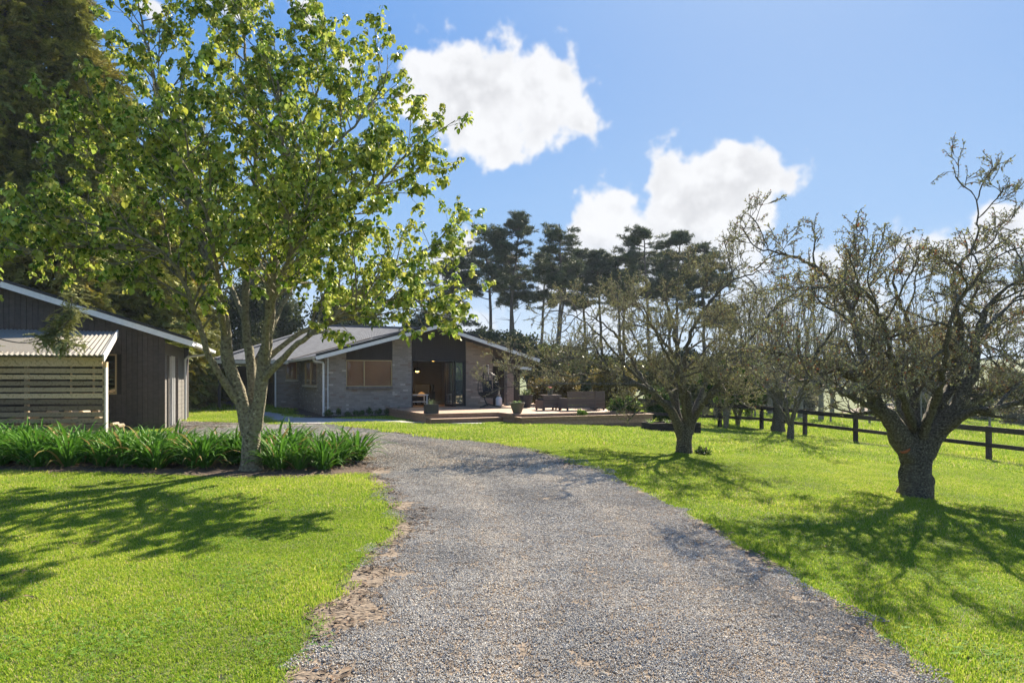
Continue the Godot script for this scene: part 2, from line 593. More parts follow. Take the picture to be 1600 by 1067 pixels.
func outlines() -> void:
	drive_right = ragged([V2(2.4, 3.0), V2(2.56, -4.0), V2(2.49, -5.6), V2(2.44, -7.22), V2(2.3, -8.48), V2(2.06, -9.98), V2(1.76, -11.75), V2(1.28, -13.64), V2(.45, -15.91), V2(-.93, -17.96), V2(-3.02, -20.15), V2(-4.62, -22.39), V2(-6.2, -24.3)], 0.16, 0.3)
	drive_left = ragged([V2(-1.35, 3.0), V2(-1.28, -3.79), V2(-1.37, -4.89), V2(-1.41, -5.56), V2(-1.4, -6.23), V2(-1.34, -7.09), V2(-1.38, -8.03), V2(-1.65, -9.02), V2(-2.0, -10.31), V2(-2.4, -11.41), V2(-2.75, -13.0), V2(-3.4, -14.5)], 0.2, 0.3)
	var p := PackedVector2Array()
	for k in range(drive_right.size() - 1, -1, -1):
		p.push_back(drive_right[drive_right.size() - 1 - k])
	for e in ragged([V2(-6.3, -24.4), V2(-8.4, -24.6), V2(-10.0, -25.0), V2(-12.6, -26.4), V2(-13.3, -26.2), V2(-12.6, -23.9), V2(-11.4, -22.9), V2(-11.0, -21.9), V2(-10.2, -19.4), V2(-8.9, -16.6), V2(-6.9, -15.2), V2(-4.6, -14.9), V2(-3.5, -14.6)], 0.2, 0.4):
		p.push_back(e)
	for k in range(drive_left.size() - 1, -1, -1):
		p.push_back(drive_left[k])
	drive_poly = p
	var b := PackedVector2Array()
	for e in ragged([V2(-2.5, -11.9), V2(-3.6, -11.55), V2(-4.9, -11.6), V2(-6.4, -11.9), V2(-8.5, -12.2), V2(-11, -12.6), V2(-14, -12.9), V2(-14, -15.2), V2(-11, -15.0), V2(-7, -14.7), V2(-4.5, -14.4), V2(-3.1, -13.9), V2(-2.5, -12.7), V2(-2.55, -12.15)], 0.25, 0.3):
		b.push_back(e)
	bed_poly = b
	for e in [V2(-22.5, -50), V2(-20.5, -49.5), V2(-12.51, -34.22), V2(-9.3, -29.0), V2(-8.55, -28.15), V2(-6.2, -27.3), V2(-4.6, -26.75), V2(-3.9, -25.6), V2(-.9, -24.95), V2(-1.1, -24.4), V2(-4.3, -25.0), V2(-5.79, -25.6), V2(-6.9, -24.6), V2(-8.4, -24.7), V2(-9.6, -27.2), V2(-12.9, -32.39), V2(-17.5, -39.43), V2(-22.5, -47)]:
		path_poly.push_back(e)


func blade_clump(blades: int, radius: float, lo: float, hi: float, wide: float, sd: int) -> ArrayMesh:
	rng.seed = sd
	var g := Geo.new()
	for k in blades:
		var a := rr(0, TAU)
		var r := radius * sqrt(rng.randf())
		var p := Vector3(cos(a) * r, 0, sin(a) * r)
		var h := rr(lo, hi)
		var face := rr(0, TAU)
		var lean := rr(0.1, 1.1) * h
		var out := Vector3(cos(face), 0, sin(face))
		var side := Vector3(-out.z, 0, out.x) * wide * rr(0.7, 1.3) * 0.5
		var m := p + out * lean * 0.35 + Vector3.UP * h * 0.62
		var tip := p + out * lean + Vector3.UP * h * rr(0.75, 1.0)
		var t := rng.randf()
		var col := Color(.22, .35, .02).lerp(Color(.4, .48, .07), t)
		if rng.randf() < 0.1:
			col = Color(.5, .46, .2)
		elif rng.randf() < 0.22:
			col = Color(.12, .26, .012)
		g.tri(p - side, p + side, m + side, col)
		g.tri(p - side, m + side, m - side, col)
		g.tri(m - side, m + side, tip, col)
	return g.mesh(M.grass, true)


func lawn() -> void:
	var near := []
	var mid := []
	var far := []
	for k in 3:
		near.append(blade_clump(230, 0.15, 0.014, 0.034, 0.0042, 100 + k))
		mid.append(blade_clump(200, 0.22, 0.018, 0.042, 0.0065, 110 + k))
		far.append(blade_clump(170, 0.42, 0.04, 0.085, 0.014, 120 + k))
	var zones := [[near, -2.6, -8.5, 0.125, -10.5, 11.0], [mid, -8.5, -18.0, 0.185, -18.0, 19.0], [far, -18.0, -34.0, 0.34, -30.0, 34.0], [far, -34.0, -62.0, 0.62, -48.0, 52.0]]
	rng.seed = 500
	for zone in zones:
		var where := [[], [], []]
		var tint := [[], [], []]
		var z: float = zone[1]
		while z > zone[2]:
			var x: float = zone[4]
			while x < zone[5]:
				var px := x + rr(-.5, .5) * float(zone[3])
				var pz := z + rr(-.5, .5) * float(zone[3])
				x += zone[3]
				if absf(px) > -pz * 0.82 + 3.5:
					continue
				var p := Vector2(px, pz)
				if Geometry2D.is_point_in_polygon(p, drive_poly) or Geometry2D.is_point_in_polygon(p, bed_poly) or Geometry2D.is_point_in_polygon(p, path_poly) or in_house(px, pz) or in_shed(px, pz):
					continue
				if pz < -60.0 and px > 5.0 and wobble.get_noise_2d(px * 3.0, pz * 3.0) > 0.3:
					continue
				var k := rng.randi_range(0, 2)
				var big := 1.0
				if pz < -34.0:
					big = 1.7
				# the paddock beyond the fence is longer
				var over := (px - 11.2) * 0.917 + (pz + 30.6) * -0.4
				var tall := rr(0.8, 1.2)
				if over > 0.6 and pz < -17.0 or pz < -31.5:
					tall *= 2.0
				var patch := wobble.get_noise_2d(px * 14.0, pz * 14.0) * 0.75 + wobble.get_noise_2d(px * 50.0 + 90.0, pz * 50.0) * 0.35
				var edge := minf(near_line(px, pz, drive_right), near_line(px, pz, drive_left)) if pz > -24.0 else 9.0
				if edge < 0.3:
					tall *= 1.25
				tall *= 1.0 + patch * 0.5
				var b := Basis(Vector3.UP, rr(0, TAU)).scaled(Vector3(big * rr(.9, 1.1), big * tall, big * rr(.9, 1.1)))
				where[k].append(Transform3D(b, on(px, pz, -0.004)))
				var dry := clampf(0.1 + patch, 0.0, 0.55)
				tint[k].append(Color(1, 1, 1).lerp(Color(1.3, 1.04, 1.5), dry) * (1.0 + 0.3 * patch))
			z -= zone[3]
		for k in 3:
			tag(many("lawn_grass", zone[0][k], where[k], tint[k]), "short mown green grass of the lawns and paddock", "grass", "lawn grass")


func weeds() -> void:
	# clover and flat broad-leaved weeds growing through the lawn
	var kinds := []
	for q in 3:
		rng.seed = 150 + q
		var g := Geo.new()
		for k in 46:
			var a := rr(0, TAU)
			var r := 0.2 * sqrt(rng.randf())
			var p := Vector3(cos(a) * r, rr(.016, .036), sin(a) * r)
			var s := rr(.005, .011)
			var col := Color(.09, .2, .03).lerp(Color(.2, .34, .07), rng.randf())
			for j in 3:
				var b := a + TAU * j / 3.0
				var d := Vector3(cos(b), rr(-.1, .35), sin(b)) * s
				var w := Vector3(-sin(b), 0, cos(b)) * s * 0.6
				g.tri(p, p + d + w, p + d - w, col)
				g.tri(p + d + w, p + d * 1.5, p + d - w, col)
		kinds.append(g.mesh(M.grass, true))
	rng.seed = 650
	var where := [[], [], []]
	for k in 900:
		var z := -3.2 - 15.0 * pow(rng.randf(), 1.4)
		var x := rr(-1.0, 1.0) * (-z * 0.82 + 0.5)
		var p := Vector2(x, z)
		if wobble.get_noise_2d(x * 30.0 + 500.0, z * 30.0) < 0.05 or Geometry2D.is_point_in_polygon(p, drive_poly) or Geometry2D.is_point_in_polygon(p, bed_poly) or in_shed(x, z):
			continue
		where[rng.randi_range(0, 2)].append(Transform3D(Basis(Vector3.UP, rr(0, TAU)).scaled(Vector3.ONE * rr(.8, 1.4)), on(x, z)))
	for k in 3:
		tag(many("clover", kinds[k], where[k], []), "patches of clover and flat weeds in the lawns", "clover", "clover in the lawns")


func stone_patch(count: int, half: float, lo: float, hi: float, sd: int) -> ArrayMesh:
	rng.seed = sd
	var g := Geo.new()
	for k in count:
		var p := Vector3(rr(-half, half), 0, rr(-half, half))
		var s := rr(lo, hi)
		var b := Basis(rdir(), rr(0, TAU)).scaled(Vector3.ONE * s)
		var e := [b * Vector3(rr(.7, 1.2), 0, 0), b * Vector3(-rr(.7, 1.2), 0, 0), b * Vector3(0, rr(.5, .9), 0), b * Vector3(0, -rr(.5, .9), 0), b * Vector3(0, 0, rr(.7, 1.2)), b * Vector3(0, 0, -rr(.7, 1.2))]
		var t := rng.randf()
		var col := Color(.33, .318, .3).lerp(Color(.52, .5, .465), t * t)
		if t > 0.86:
			col = Color(.6, .58, .54)
		elif rng.randf() < 0.12:
			col = Color(.34, .26, .18)
		p.y = s * 0.35 + rr(0.0, 0.3) * s
		for f in [[0, 2, 4], [0, 4, 3], [0, 3, 5], [0, 5, 2], [1, 4, 2], [1, 3, 4], [1, 5, 3], [1, 2, 5]]:
			g.tri(p + e[f[0]], p + e[f[1]], p + e[f[2]], col)
	return g.mesh(M.painted, true)


func gravel() -> void:
	var near := []
	var far := []
	for k in 4:
		near.append(stone_patch(640, 0.16, 0.0035, 0.0082, 200 + k))
		far.append(stone_patch(380, 0.3, 0.006, 0.014, 210 + k))
	rng.seed = 600
	for zone in [[near, -2.8, -12.5, 0.22], [far, -12.5, -27.6, 0.42]]:
		var where := [[], [], [], []]
		var tint := [[], [], [], []]
		var z: float = zone[1]
		while z > zone[2]:
			var x := -13.5
			while x < 3.0:
				var px := x + rr(-.3, .3) * float(zone[3])
				var pz := z + rr(-.3, .3) * float(zone[3])
				x += zone[3]
				if absf(px) > -pz * 0.85 + 0.8 or not Geometry2D.is_point_in_polygon(Vector2(px, pz), drive_poly):
					continue
				var noise := wobble.get_noise_2d(px * 22.0, pz * 22.0)
				var fine := wobble.get_noise_2d(px * 70.0, pz * 70.0)
				var dl := near_line(px, pz, drive_left)
				var dr := near_line(px, pz, drive_right)
				if dl < 0.24 + 0.45 * noise + 0.3 * fine + (0.1 if pz > -6.5 else -0.05) or dr < 0.1 + 0.12 * noise + 0.1 * fine:
					if rng.randf() < 0.78:
						continue
				# worn wheel tracks, where the stones lie thinner and dustier
				var track := exp(-pow((dr - 1.05) / 0.24, 2.0)) + exp(-pow((dr - 2.55) / 0.24, 2.0))
				if rng.randf() < 0.0 * track:
					continue
				var k := rng.randi_range(0, 3)
				var b := Basis(Vector3.UP, rr(0, TAU)).scaled(Vector3.ONE * rr(0.85, 1.15))
				where[k].append(Transform3D(b, on(px, pz, 0.010)))
				var v := rr(0.92, 1.06) * (0.9 + 0.38 * noise + 0.3 * track)
				tint[k].append(Color(v * 1.0, v * .985, v * .95).lerp(Color(1.16, 1.05, .88), clampf(track * 0.5 + noise * 0.5, 0.0, 1.0)))
			z -= zone[3]
		for k in 4:
			tag(many("gravel_stones", zone[0][k], where[k], tint[k]), "loose grey gravel stones covering the drive", "gravel", "gravel of the drive")


func litter() -> void:
	# dry leaves, bark and twigs along the edges of the drive and under the trees
	rng.seed = 640
	var g := Geo.new()
	for k in 9:
		var a := rdir(); a.y *= 0.2; a = a.normalized()
		var s := a.cross(Vector3.UP).normalized()
		var p := Vector3(rr(-.12, .12), rr(.002, .01), rr(-.12, .12))
		var l := rr(.015, .04); var w := rr(.004, .012)
		var col := Color(.07, .045, .03).lerp(Color(.2, .12, .07), rng.randf())
		g.tri(p - a * l, p + s * w + Vector3.UP * rr(0, .01), p + a * l, col)
		g.tri(p - a * l, p + a * l, p - s * w, col)
	for k in 2:
		var p0 := Vector3(rr(-.1, .1), .006, rr(-.1, .1))
		var a := rr(0, TAU)
		g.tube([p0, p0 + Vector3(cos(a), .05, sin(a)) * rr(.04, .12)], [.0025, .0015], 3, Color(.06, .045, .03))
	var me := g.mesh(M.painted, true)
	var where := []
	for k in 420:
		var line: Array = drive_left if rng.randf() < 0.62 else drive_right
		var e: Vector2 = line[rng.randi_range(0, line.size() - 1)]
		var off := absf(rng.randfn(0.0, 0.22)) + 0.02
		var p := e + Vector2(off if line == drive_left else -off * 0.6, rr(-.2, .2))
		where.append(Transform3D(Basis(Vector3.UP, rr(0, TAU)).scaled(Vector3.ONE * rr(.5, 1.2)), on(p.x, p.y, .014)))
	for k in 260:
		where.append(Transform3D(Basis(Vector3.UP, rr(0, TAU)), on(rr(-13, -2.6), rr(-12.3, -15.0), .012)))
	for k in 120:
		where.append(Transform3D(Basis(Vector3.UP, rr(0, TAU)).scaled(Vector3.ONE * 1.3), on(rr(-12.6, -9.5), rr(-25.5, -22.0), .03)))
	for k in 90:
		var lx := rr(-8, 12)
		var lz := rr(-4.5, -20)
		if absf(lx) < -lz and not Geometry2D.is_point_in_polygon(Vector2(lx, lz), drive_poly) and not in_house(lx, lz):
			where.append(Transform3D(Basis(Vector3.UP, rr(0, TAU)).scaled(Vector3.ONE * rr(.6, 1.0)), on(lx, lz, .035)))
	tag(many("leaf_litter", me, where, []), "dry brown leaves and twigs scattered along the drive edges", "leaf litter")


# ---------------------------------------------------------------- strap-leaved plants
func strap(len: float, wide: float, rise: float, col: Color) -> Geo:
	var g := Geo.new()
	strap_into(g, Transform3D.IDENTITY, len, wide, rise, col)
	return g


func strap_into(g: Geo, t: Transform3D, len: float, wide: float, rise: float, col: Color) -> void:
	var prev := []
	var p := Vector3.ZERO
	var ang := rise
	var n := 6
	for k in n + 1:
		var f := float(k) / n
		var w := wide * 0.5 * (0.62 + 0.38 * sin(f * PI)) * (1.0 if f < 0.7 else (1.0 - f) / 0.3 + 0.02)
		var nor := Vector3(-sin(ang), cos(ang), 0)
		var cur := [t * (p + Vector3(0, 0, w) + nor * w * 0.35), t * p, t * (p - Vector3(0, 0, w) + nor * w * 0.35)]
		if prev.size():
			g.quad(prev[0], prev[1], cur[1], cur[0], col)
			g.quad(prev[1], prev[2], cur[2], cur[1], col)
		prev = cur
		p += Vector3(cos(ang), sin(ang), 0) * len / n
		ang -= (0.08 + 0.42 * f) * (1.5 - rise * 0.4)


func agapanthus() -> void:
	rng.seed = 700
	var leaves := []
	for k in 8:
		var g := strap(rr(.7, 1.0), rr(.034, .046), rr(0.9, 1.4), Color(.06, .17, .018).lerp(Color(.11, .25, .03), rng.randf()))
		leaves.append(g.mesh(M.strap, true))
	var label := "leafy clump of dark green strap leaves in the long row under the tree"
	var kinds := []
	for k in 4:
		var o := thing("agapanthus_plant", label, "plant", Vector3.ZERO, 0.0, "strap-leaved plants in the long row")
		var g := Geo.new()
		for j in 56:
			var a := rr(0, TAU)
			var t := Transform3D(Basis(Vector3.UP, a), Vector3(cos(a), 0, -sin(a)) * rr(.0, .16))
			var col := Color(.055, .15, .016).lerp(Color(.1, .23, .028), rng.randf())
			if rng.randf() < 0.06:
				col = Color(.32, .24, .09)
			strap_into(g, t, rr(.5, 1.05), rr(.038, .056), rr(0.6, 1.5), col)
		for j in 16:   # dry leaves hanging at the foot
			var a := rr(0, TAU)
			strap_into(g, Transform3D(Basis(Vector3.UP, a), Vector3(cos(a), 0.25, -sin(a)) * rr(.1, .2)), rr(.25, .45), .025, rr(-.2, .3), Color(.26, .17, .08))
		var f := put("foliage", g.mesh(M.strap, true), o)
		f.set_meta("kind", "stuff")
		for j in 24:
			var lf := put("leaf", leaves[j % 8], o)
			var a := TAU * j / 24.0 + rr(-.15, .15)
			lf.transform = Transform3D(Basis(Vector3.UP, a).scaled(Vector3.ONE * rr(.9, 1.15)) * Basis(Vector3.BACK, rr(-.15, .15)), Vector3(cos(a), 0, -sin(a)) * rr(.02, .12))
		kinds.append(o)
	var spots := []
	var x := -13.2
	while x < -2.7:
		for row in 3:
			var px := x + rr(-.16, .16) + row * 0.18
			var pz := -12.55 - row * 0.62 + rr(-.14, .14) - clampf((-4.5 - px) * 0.1, 0.0, 0.55)
			if px > -3.1 or absf(px + 4.75) < 0.42 and pz > -12.95:
				continue
			if px > -8.5 and px < -7.6 and row == 0 and rng.randf() < 0.75:
				continue
			spots.append([Vector3(px, 0, pz), row])
		x += 0.42
	for k in spots.size():
		var o: Node3D = kinds[k % 4]
		if k >= 4:
			o = o.duplicate()
			o.name = numbered("agapanthus_plant")
			add_child(o)
		o.position = spots[k][0]
		var row: int = spots[k][1]
		var right: bool = spots[k][0].x > -4.75
		var rank := 0
		for e in spots:
			if e[1] == row and (e[0].x > -4.75) == right and absf(e[0].x + 4.75) < absf(spots[k][0].x + 4.75):
				rank += 1
		o.set_meta("label", "strap-leaved clump, %s %s of the leafy tree trunk, %s row" % [nth(rank), "right" if right else "left", ["front", "middle", "back"][row]])
		o.rotation.y = rr(0, TAU)
		o.scale = Vector3.ONE * rr(0.78, 1.08)


# ---------------------------------------------------------------- trees
func to_points(list: Array) -> Array:
	var out := []
	for p in list:
		out.append(Vector3(p[0], p[1], p[2]))
	return out


func limb(g: Geo, list: Array, r0: float, r1: float, sides: int, crook: float, step: float, col := Color.WHITE) -> Array:
	var line := smooth_line(to_points(list), step)
	var rad := []
	var m := line.size()
	for k in m:
		var f := float(k) / (m - 1)
		rad.append(lerpf(r0, r1, pow(f, 0.75)))
		if k > 0 and k < m - 1:
			line[k] += rdir() * crook * minf(1.0, f * 3.0)
	g.tube(line, rad, sides, col)
	return [line, rad]


func sprout(g: Geo, line: Array, rad: Array, level: int, levels: Array, tips: Array, col := Color.WHITE) -> void:
	var L: Dictionary = levels[level]
	var total := 0.0
	for k in line.size() - 1:
		total += line[k].distance_to(line[k + 1])
	var next: float = total * L.t0 + rr(0, L.gap)
	var run := 0.0
	for k in line.size() - 1:
		var seg: float = line[k].distance_to(line[k + 1])
		while next <= run + seg:
			var f := (next - run) / maxf(seg, 0.001)
			var p: Vector3 = line[k].lerp(line[k + 1], f)
			var tan: Vector3 = (line[k + 1] - line[k]).normalized()
			var side := tan.cross(rdir()).normalized()
			var ang: float = deg_to_rad(L.ang + rr(-18, 18))
			var d: Vector3 = (tan * cos(ang) + side * sin(ang) + Vector3.UP * float(L.up)).normalized()
			if p.y + d.y < ground_y(p.x, p.z) + L.get("floor", 0.5):
				d.y = absf(d.y) * 0.4
				d = d.normalized()
			var r: float = minf(lerpf(rad[k], rad[k + 1], f) * 0.62, L.r)
			shoot(g, p, d, rr(L.lo, L.hi) * (1.0 - 0.35 * next / total), r, level, levels, tips, col)
			next += L.gap * rr(0.55, 1.45)
		run += seg
	if level == 0:
		shoot(g, line[-1], (line[-1] - line[-2]).normalized(), rr(L.lo, L.hi) * 0.4, minf(rad[-1], L.r), level, levels, tips, col)


func shoot(g: Geo, p: Vector3, d: Vector3, len: float, r: float, level: int, levels: Array, tips: Array, col: Color) -> void:
	var L: Dictionary = levels[level]
	var n: int = maxi(3, int(len / L.step))
	var line := [p]
	var rad := [r]
	for k in n:
		d = (d + rdir() * L.wander + Vector3.UP * float(L.lift)).normalized()
		p += d * len / n
		line.append(p)
		rad.append(maxf(r * (1.0 - 0.72 * float(k + 1) / n), L.rmin))
	g.tube(line, rad, L.sides, col)
	if level + 1 < levels.size():
		sprout(g, line, rad, level + 1, levels, tips, col)
	var every: int = L.tips
	if every > 0:
		for k in range(1, line.size()):
			if k % every == 0 or k == line.size() - 1:
				tips.append([line[k], (line[k] - line[k - 1]).normalized(), k == line.size() - 1])


func toward(d: Vector3, roll: float) -> Basis:   # a basis whose y runs along d
	var y := d.normalized()
	var x := y.cross(Vector3.UP if absf(y.y) < 0.95 else Vector3.RIGHT).normalized()
	return Basis(x, y, x.cross(y)).rotated(y, roll)


func leaf_into(g: Geo, t: Transform3D, len: float, wide: float, curl: float, col: Color) -> void:
	# an ovate leaf along x, folded on its midrib, drooping towards its tip
	var prev := []
	var p := Vector3.ZERO
	var ang := 0.0
	for k in 5:
		var f := k / 4.0
		var w: float = wide * 0.5 * [0.06, 0.8, 1.0, 0.66, 0.03][k]
		var up := Vector3(-sin(ang), cos(ang), 0)
		var cur := [t * (p + Vector3(0, 0, w) + up * w * 0.3), t * p, t * (p - Vector3(0, 0, w) + up * w * 0.3)]
		if prev.size():
			g.quad(prev[0], prev[1], cur[1], cur[0], col)
			g.quad(prev[1], prev[2], cur[2], cur[1], col)
		prev = cur
		p += Vector3(cos(ang), sin(ang), 0) * len * 0.25
		ang -= curl
	return


func leafy_tree() -> void:
	rng.seed = 800
	var o := thing("leafy_tree", "large multi-stemmed tree with fresh green leaves standing in the strap-leaf row", "tree")
	var wood := Geo.new()
	wood.noise = wobble
	wood.gnarl = 0.22
	var flare := [Vector3(-4.75, -0.1, -12.42), Vector3(-4.75, 0.02, -12.42), Vector3(-4.76, 0.15, -12.42), Vector3(-4.76, 0.41, -12.42), Vector3(-4.74, 0.82, -12.42), Vector3(-4.73, 1.02, -12.42), Vector3(-4.73, 1.2, -12.42)]
	wood.tube(flare, [.27, .225, .19, .17, .165, .155, .08], 18)
	var tr := put("trunk", wood.mesh(M.bark), o)
	var fl := FastNoiseLite.new()
	var g := Geo.new()
	g.noise = wobble
	g.gnarl = 0.16
	var limbs := [
		[[[-4.80, 0.66, -12.42], [-4.94, 1.47, -12.32], [-5.10, 2.03, -12.22], [-5.15, 2.72, -12.22], [-5.33, 3.41, -12.22], [-5.77, 4.69, -12.32], [-6.26, 5.88, -12.42], [-6.62, 7.13, -12.62], [-7.03, 8.78, -12.82]], .14, .012],
		[[[-4.87, 1.1, -12.42], [-5.13, 1.69, -12.02], [-5.25, 2.18, -11.72], [-5.30, 2.76, -11.42], [-5.42, 3.45, -11.02], [-5.82, 3.88, -10.62], [-6.51, 4.04, -10.22]], .085, .012],
		[[[-4.73, 0.8, -12.45], [-4.86, 1.81, -12.72], [-5.05, 2.78, -12.92], [-5.10, 3.78, -13.12], [-4.99, 4.93, -13.32], [-5.09, 6.59, -13.42], [-5.32, 8.40, -13.52], [-5.45, 9.92, -13.52]], .105, .012],
		[[[-4.68, 0.75, -12.42], [-4.5, 1.82, -12.32], [-4.35, 2.72, -12.22], [-4.22, 3.60, -12.02], [-3.97, 4.71, -11.92], [-3.99, 5.79, -11.82], [-4.10, 7.23, -11.82]], .145, .012],
		[[[-4.50, 1.65, -12.32], [-3.91, 2.12, -11.92], [-3.38, 2.47, -11.62], [-2.78, 2.76, -11.42], [-2.10, 2.95, -11.22], [-1.7, 3.02, -11.12], [-1.4, 2.84, -11.12]], .075, .012],
		[[[-4.45, 2.05, -12.42], [-4.00, 2.54, -12.92], [-3.50, 2.87, -13.32], [-2.81, 3.60, -13.62], [-1.94, 4.15, -13.82], [-1.44, 4.56, -13.92]], .06, .01],
		[[[-4.27, 3.2, -12.12], [-3.62, 3.78, -11.72], [-3.00, 4.37, -11.42], [-2.21, 4.84, -11.22], [-1.56, 5.55, -11.12]], .06, .01],
		[[[-3.98, 4.4, -11.92], [-3.49, 5.41, -12.02], [-2.75, 6.27, -12.22], [-2.33, 7.04, -12.42]], .05, .01],
		[[[-5.2, 2.9, -12.22], [-6.25, 3.85, -12.82], [-7.43, 4.23, -13.22], [-8.55, 4.27, -13.42], [-9.63, 4.47, -13.52]], .065, .01],
		[[[-5.45, 3.7, -12.32], [-6.25, 4.98, -12.12], [-6.93, 5.71, -11.92], [-7.64, 6.12, -11.82]], .05, .01],
		[[[-4.43, 1.95, -12.27], [-4.14, 2.67, -11.62], [-3.65, 3.31, -10.82], [-3.19, 4.01, -10.32], [-2.85, 4.82, -10.12]], .055, .01],
		[[[-5.13, 2.4, -12.22], [-4.88, 3.17, -11.32], [-4.63, 3.86, -10.52], [-4.70, 4.70, -10.02], [-4.79, 5.74, -9.82]], .055, .01],
		[[[-4.86, 1.75, -12.72], [-4.72, 2.84, -13.62], [-4.52, 4.02, -14.62], [-4.05, 5.44, -15.42], [-3.56, 6.73, -15.82]], .07, .01],
		[[[-5.05, 2.7, -12.92], [-5.91, 3.92, -14.02], [-6.90, 5.35, -15.02], [-7.61, 6.96, -15.62]], .055, .01],
		[[[-4.99, 4.8, -13.32], [-4.18, 6.24, -13.12], [-3.66, 7.30, -13.02], [-3.54, 8.16, -13.02]], .045, .01],
		[[[-5.6, 3.7, -10.85], [-6.6, 3.65, -10.3], [-7.4, 3.45, -10.0], [-8.0, 3.2, -9.9]], .03, .008],
	]
	var levels := [
		{"gap": 0.135, "lo": 0.8, "hi": 1.8, "ang": 48.0, "up": 0.12, "r": 0.024, "rmin": 0.006, "t0": 0.34, "step": 0.22, "wander": 0.16, "lift": 0.05, "sides": 5, "tips": 0, "floor": 2.0},
		{"gap": 0.135, "lo": 0.3, "hi": 0.75, "ang": 50.0, "up": 0.1, "r": 0.01, "rmin": 0.003, "t0": 0.2, "step": 0.16, "wander": 0.2, "lift": 0.06, "sides": 3, "tips": 2, "floor": 1.9},
	]
	var tips := []
	for l in limbs:
		var made := limb(g, l[0], l[1], l[2], 10, 0.018, 0.16)
		sprout(g, made[0], made[1], 0, levels, tips)
	var br := put("branches", g.mesh(M.bark), o)
	# sprays of leaves that hang from the twig ends
	var sprays := []
	var hang := []
	for k in 6:
		var s := []
		var leaves: int = 7 + k % 3
		for j in leaves:
			var a := TAU * j / leaves + rr(-.4, .4)
			var col := Color(.25, .33, .04).lerp(Color(.5, .55, .14), rng.randf())
			if rng.randf() < 0.3:
				col = Color(.085, .15, .016)
			s.append([Transform3D(Basis(Vector3.UP, a) * Basis(Vector3.BACK, rr(-1.0, -.1)), Vector3(cos(a) * .02, rr(-.1, .02), -sin(a) * .02)), rr(.06, .12), rr(.62, .82), rr(.16, .34), col])
		var q := Geo.new()
		for e in s:
			leaf_into(q, e[0], e[1], e[1] * e[2], e[3], e[4])
		sprays.append(s)
		hang.append(q.mesh(M.leaf, true))
	tips.sort_custom(func(a, b): return a[0].length_squared() < b[0].length_squared())
	var where := [[], [], [], [], [], []]
	var tint := [[], [], [], [], [], []]
	var single := 0
	var doubled := []
	for t in tips:
		doubled.append(t)
		if rng.randf() < 0.35:
			doubled.append([t[0] - t[1] * rr(.06, .14) + rdir() * .05, t[1], t[2]])
	for t in doubled:
		var k := rng.randi_range(0, 5)
		var s := rr(0.75, 1.15)
		var b := Basis(Vector3(rr(-.35, .35), 1, rr(-.35, .35)).normalized(), rr(0, TAU)).scaled(Vector3.ONE * s)
		var at := Transform3D(b, t[0])
		if single + sprays[k].size() <= 300:
			for e in sprays[k]:
				var q := Geo.new()
				leaf_into(q, Transform3D.IDENTITY, e[1], e[1] * e[2], e[3], e[4])
				put("leaf", q.mesh(M.leaf, true), o).transform = at * e[0]
				single += 1
		else:
			where[k].append(at)
			var v := rr(0.8, 1.2)
			tint[k].append(Color(v * rr(.9, 1.15), v, v * rr(.8, 1.1)))
	for k in 6:
		many("foliage", hang[k], where[k], tint[k], o)
	print("leafy tree tips ", tips.size())


func spur_twig(sd: int, col_a: Color, col_b: Color) -> ArrayMesh:
	# a crooked fruiting twig with knobbly spurs, lichen and swelling buds
	rng.seed = sd
	var g := Geo.new()
	var p := Vector3.ZERO
	var d := Vector3.UP
	var line := [p]
	var rad := [.0075]
	for k in 5:
		d = (d + rdir() * 0.42).normalized()
		p += d * .055
		line.append(p)
		rad.append(.007 - k * .0007)
	g.tube(line, rad, 4, col_a)
	for k in range(1, 6):
		for j in 2:
			var q: Vector3 = line[k]
			var e := (rdir() + d * 0.4).normalized()
			var len := rr(.025, .07)
			g.tube([q, q + e * len * .6, q + e * len + rdir() * .008], [.005, .0055, .004], 3, col_a.lerp(col_b, rr(0, .7)))
			for i in 2:
				var f := q + e * len + rdir() * .008
				var u := rdir() * rr(.014, .03)
				var w := rdir() * rr(.009, .017)
				var cc := col_b.lerp(Color(.3, .3, .06), rng.randf())
				if rng.randf() < 0.12:
					cc = Color(.28, .1, .05)
				g.tri(f - w, f + w, f + u, cc)
				g.tri(f - w, f + u, f + u * .6 + Vector3(w.y, w.z, w.x) * 1.3, cc)
	return g.mesh(M.twig, true)


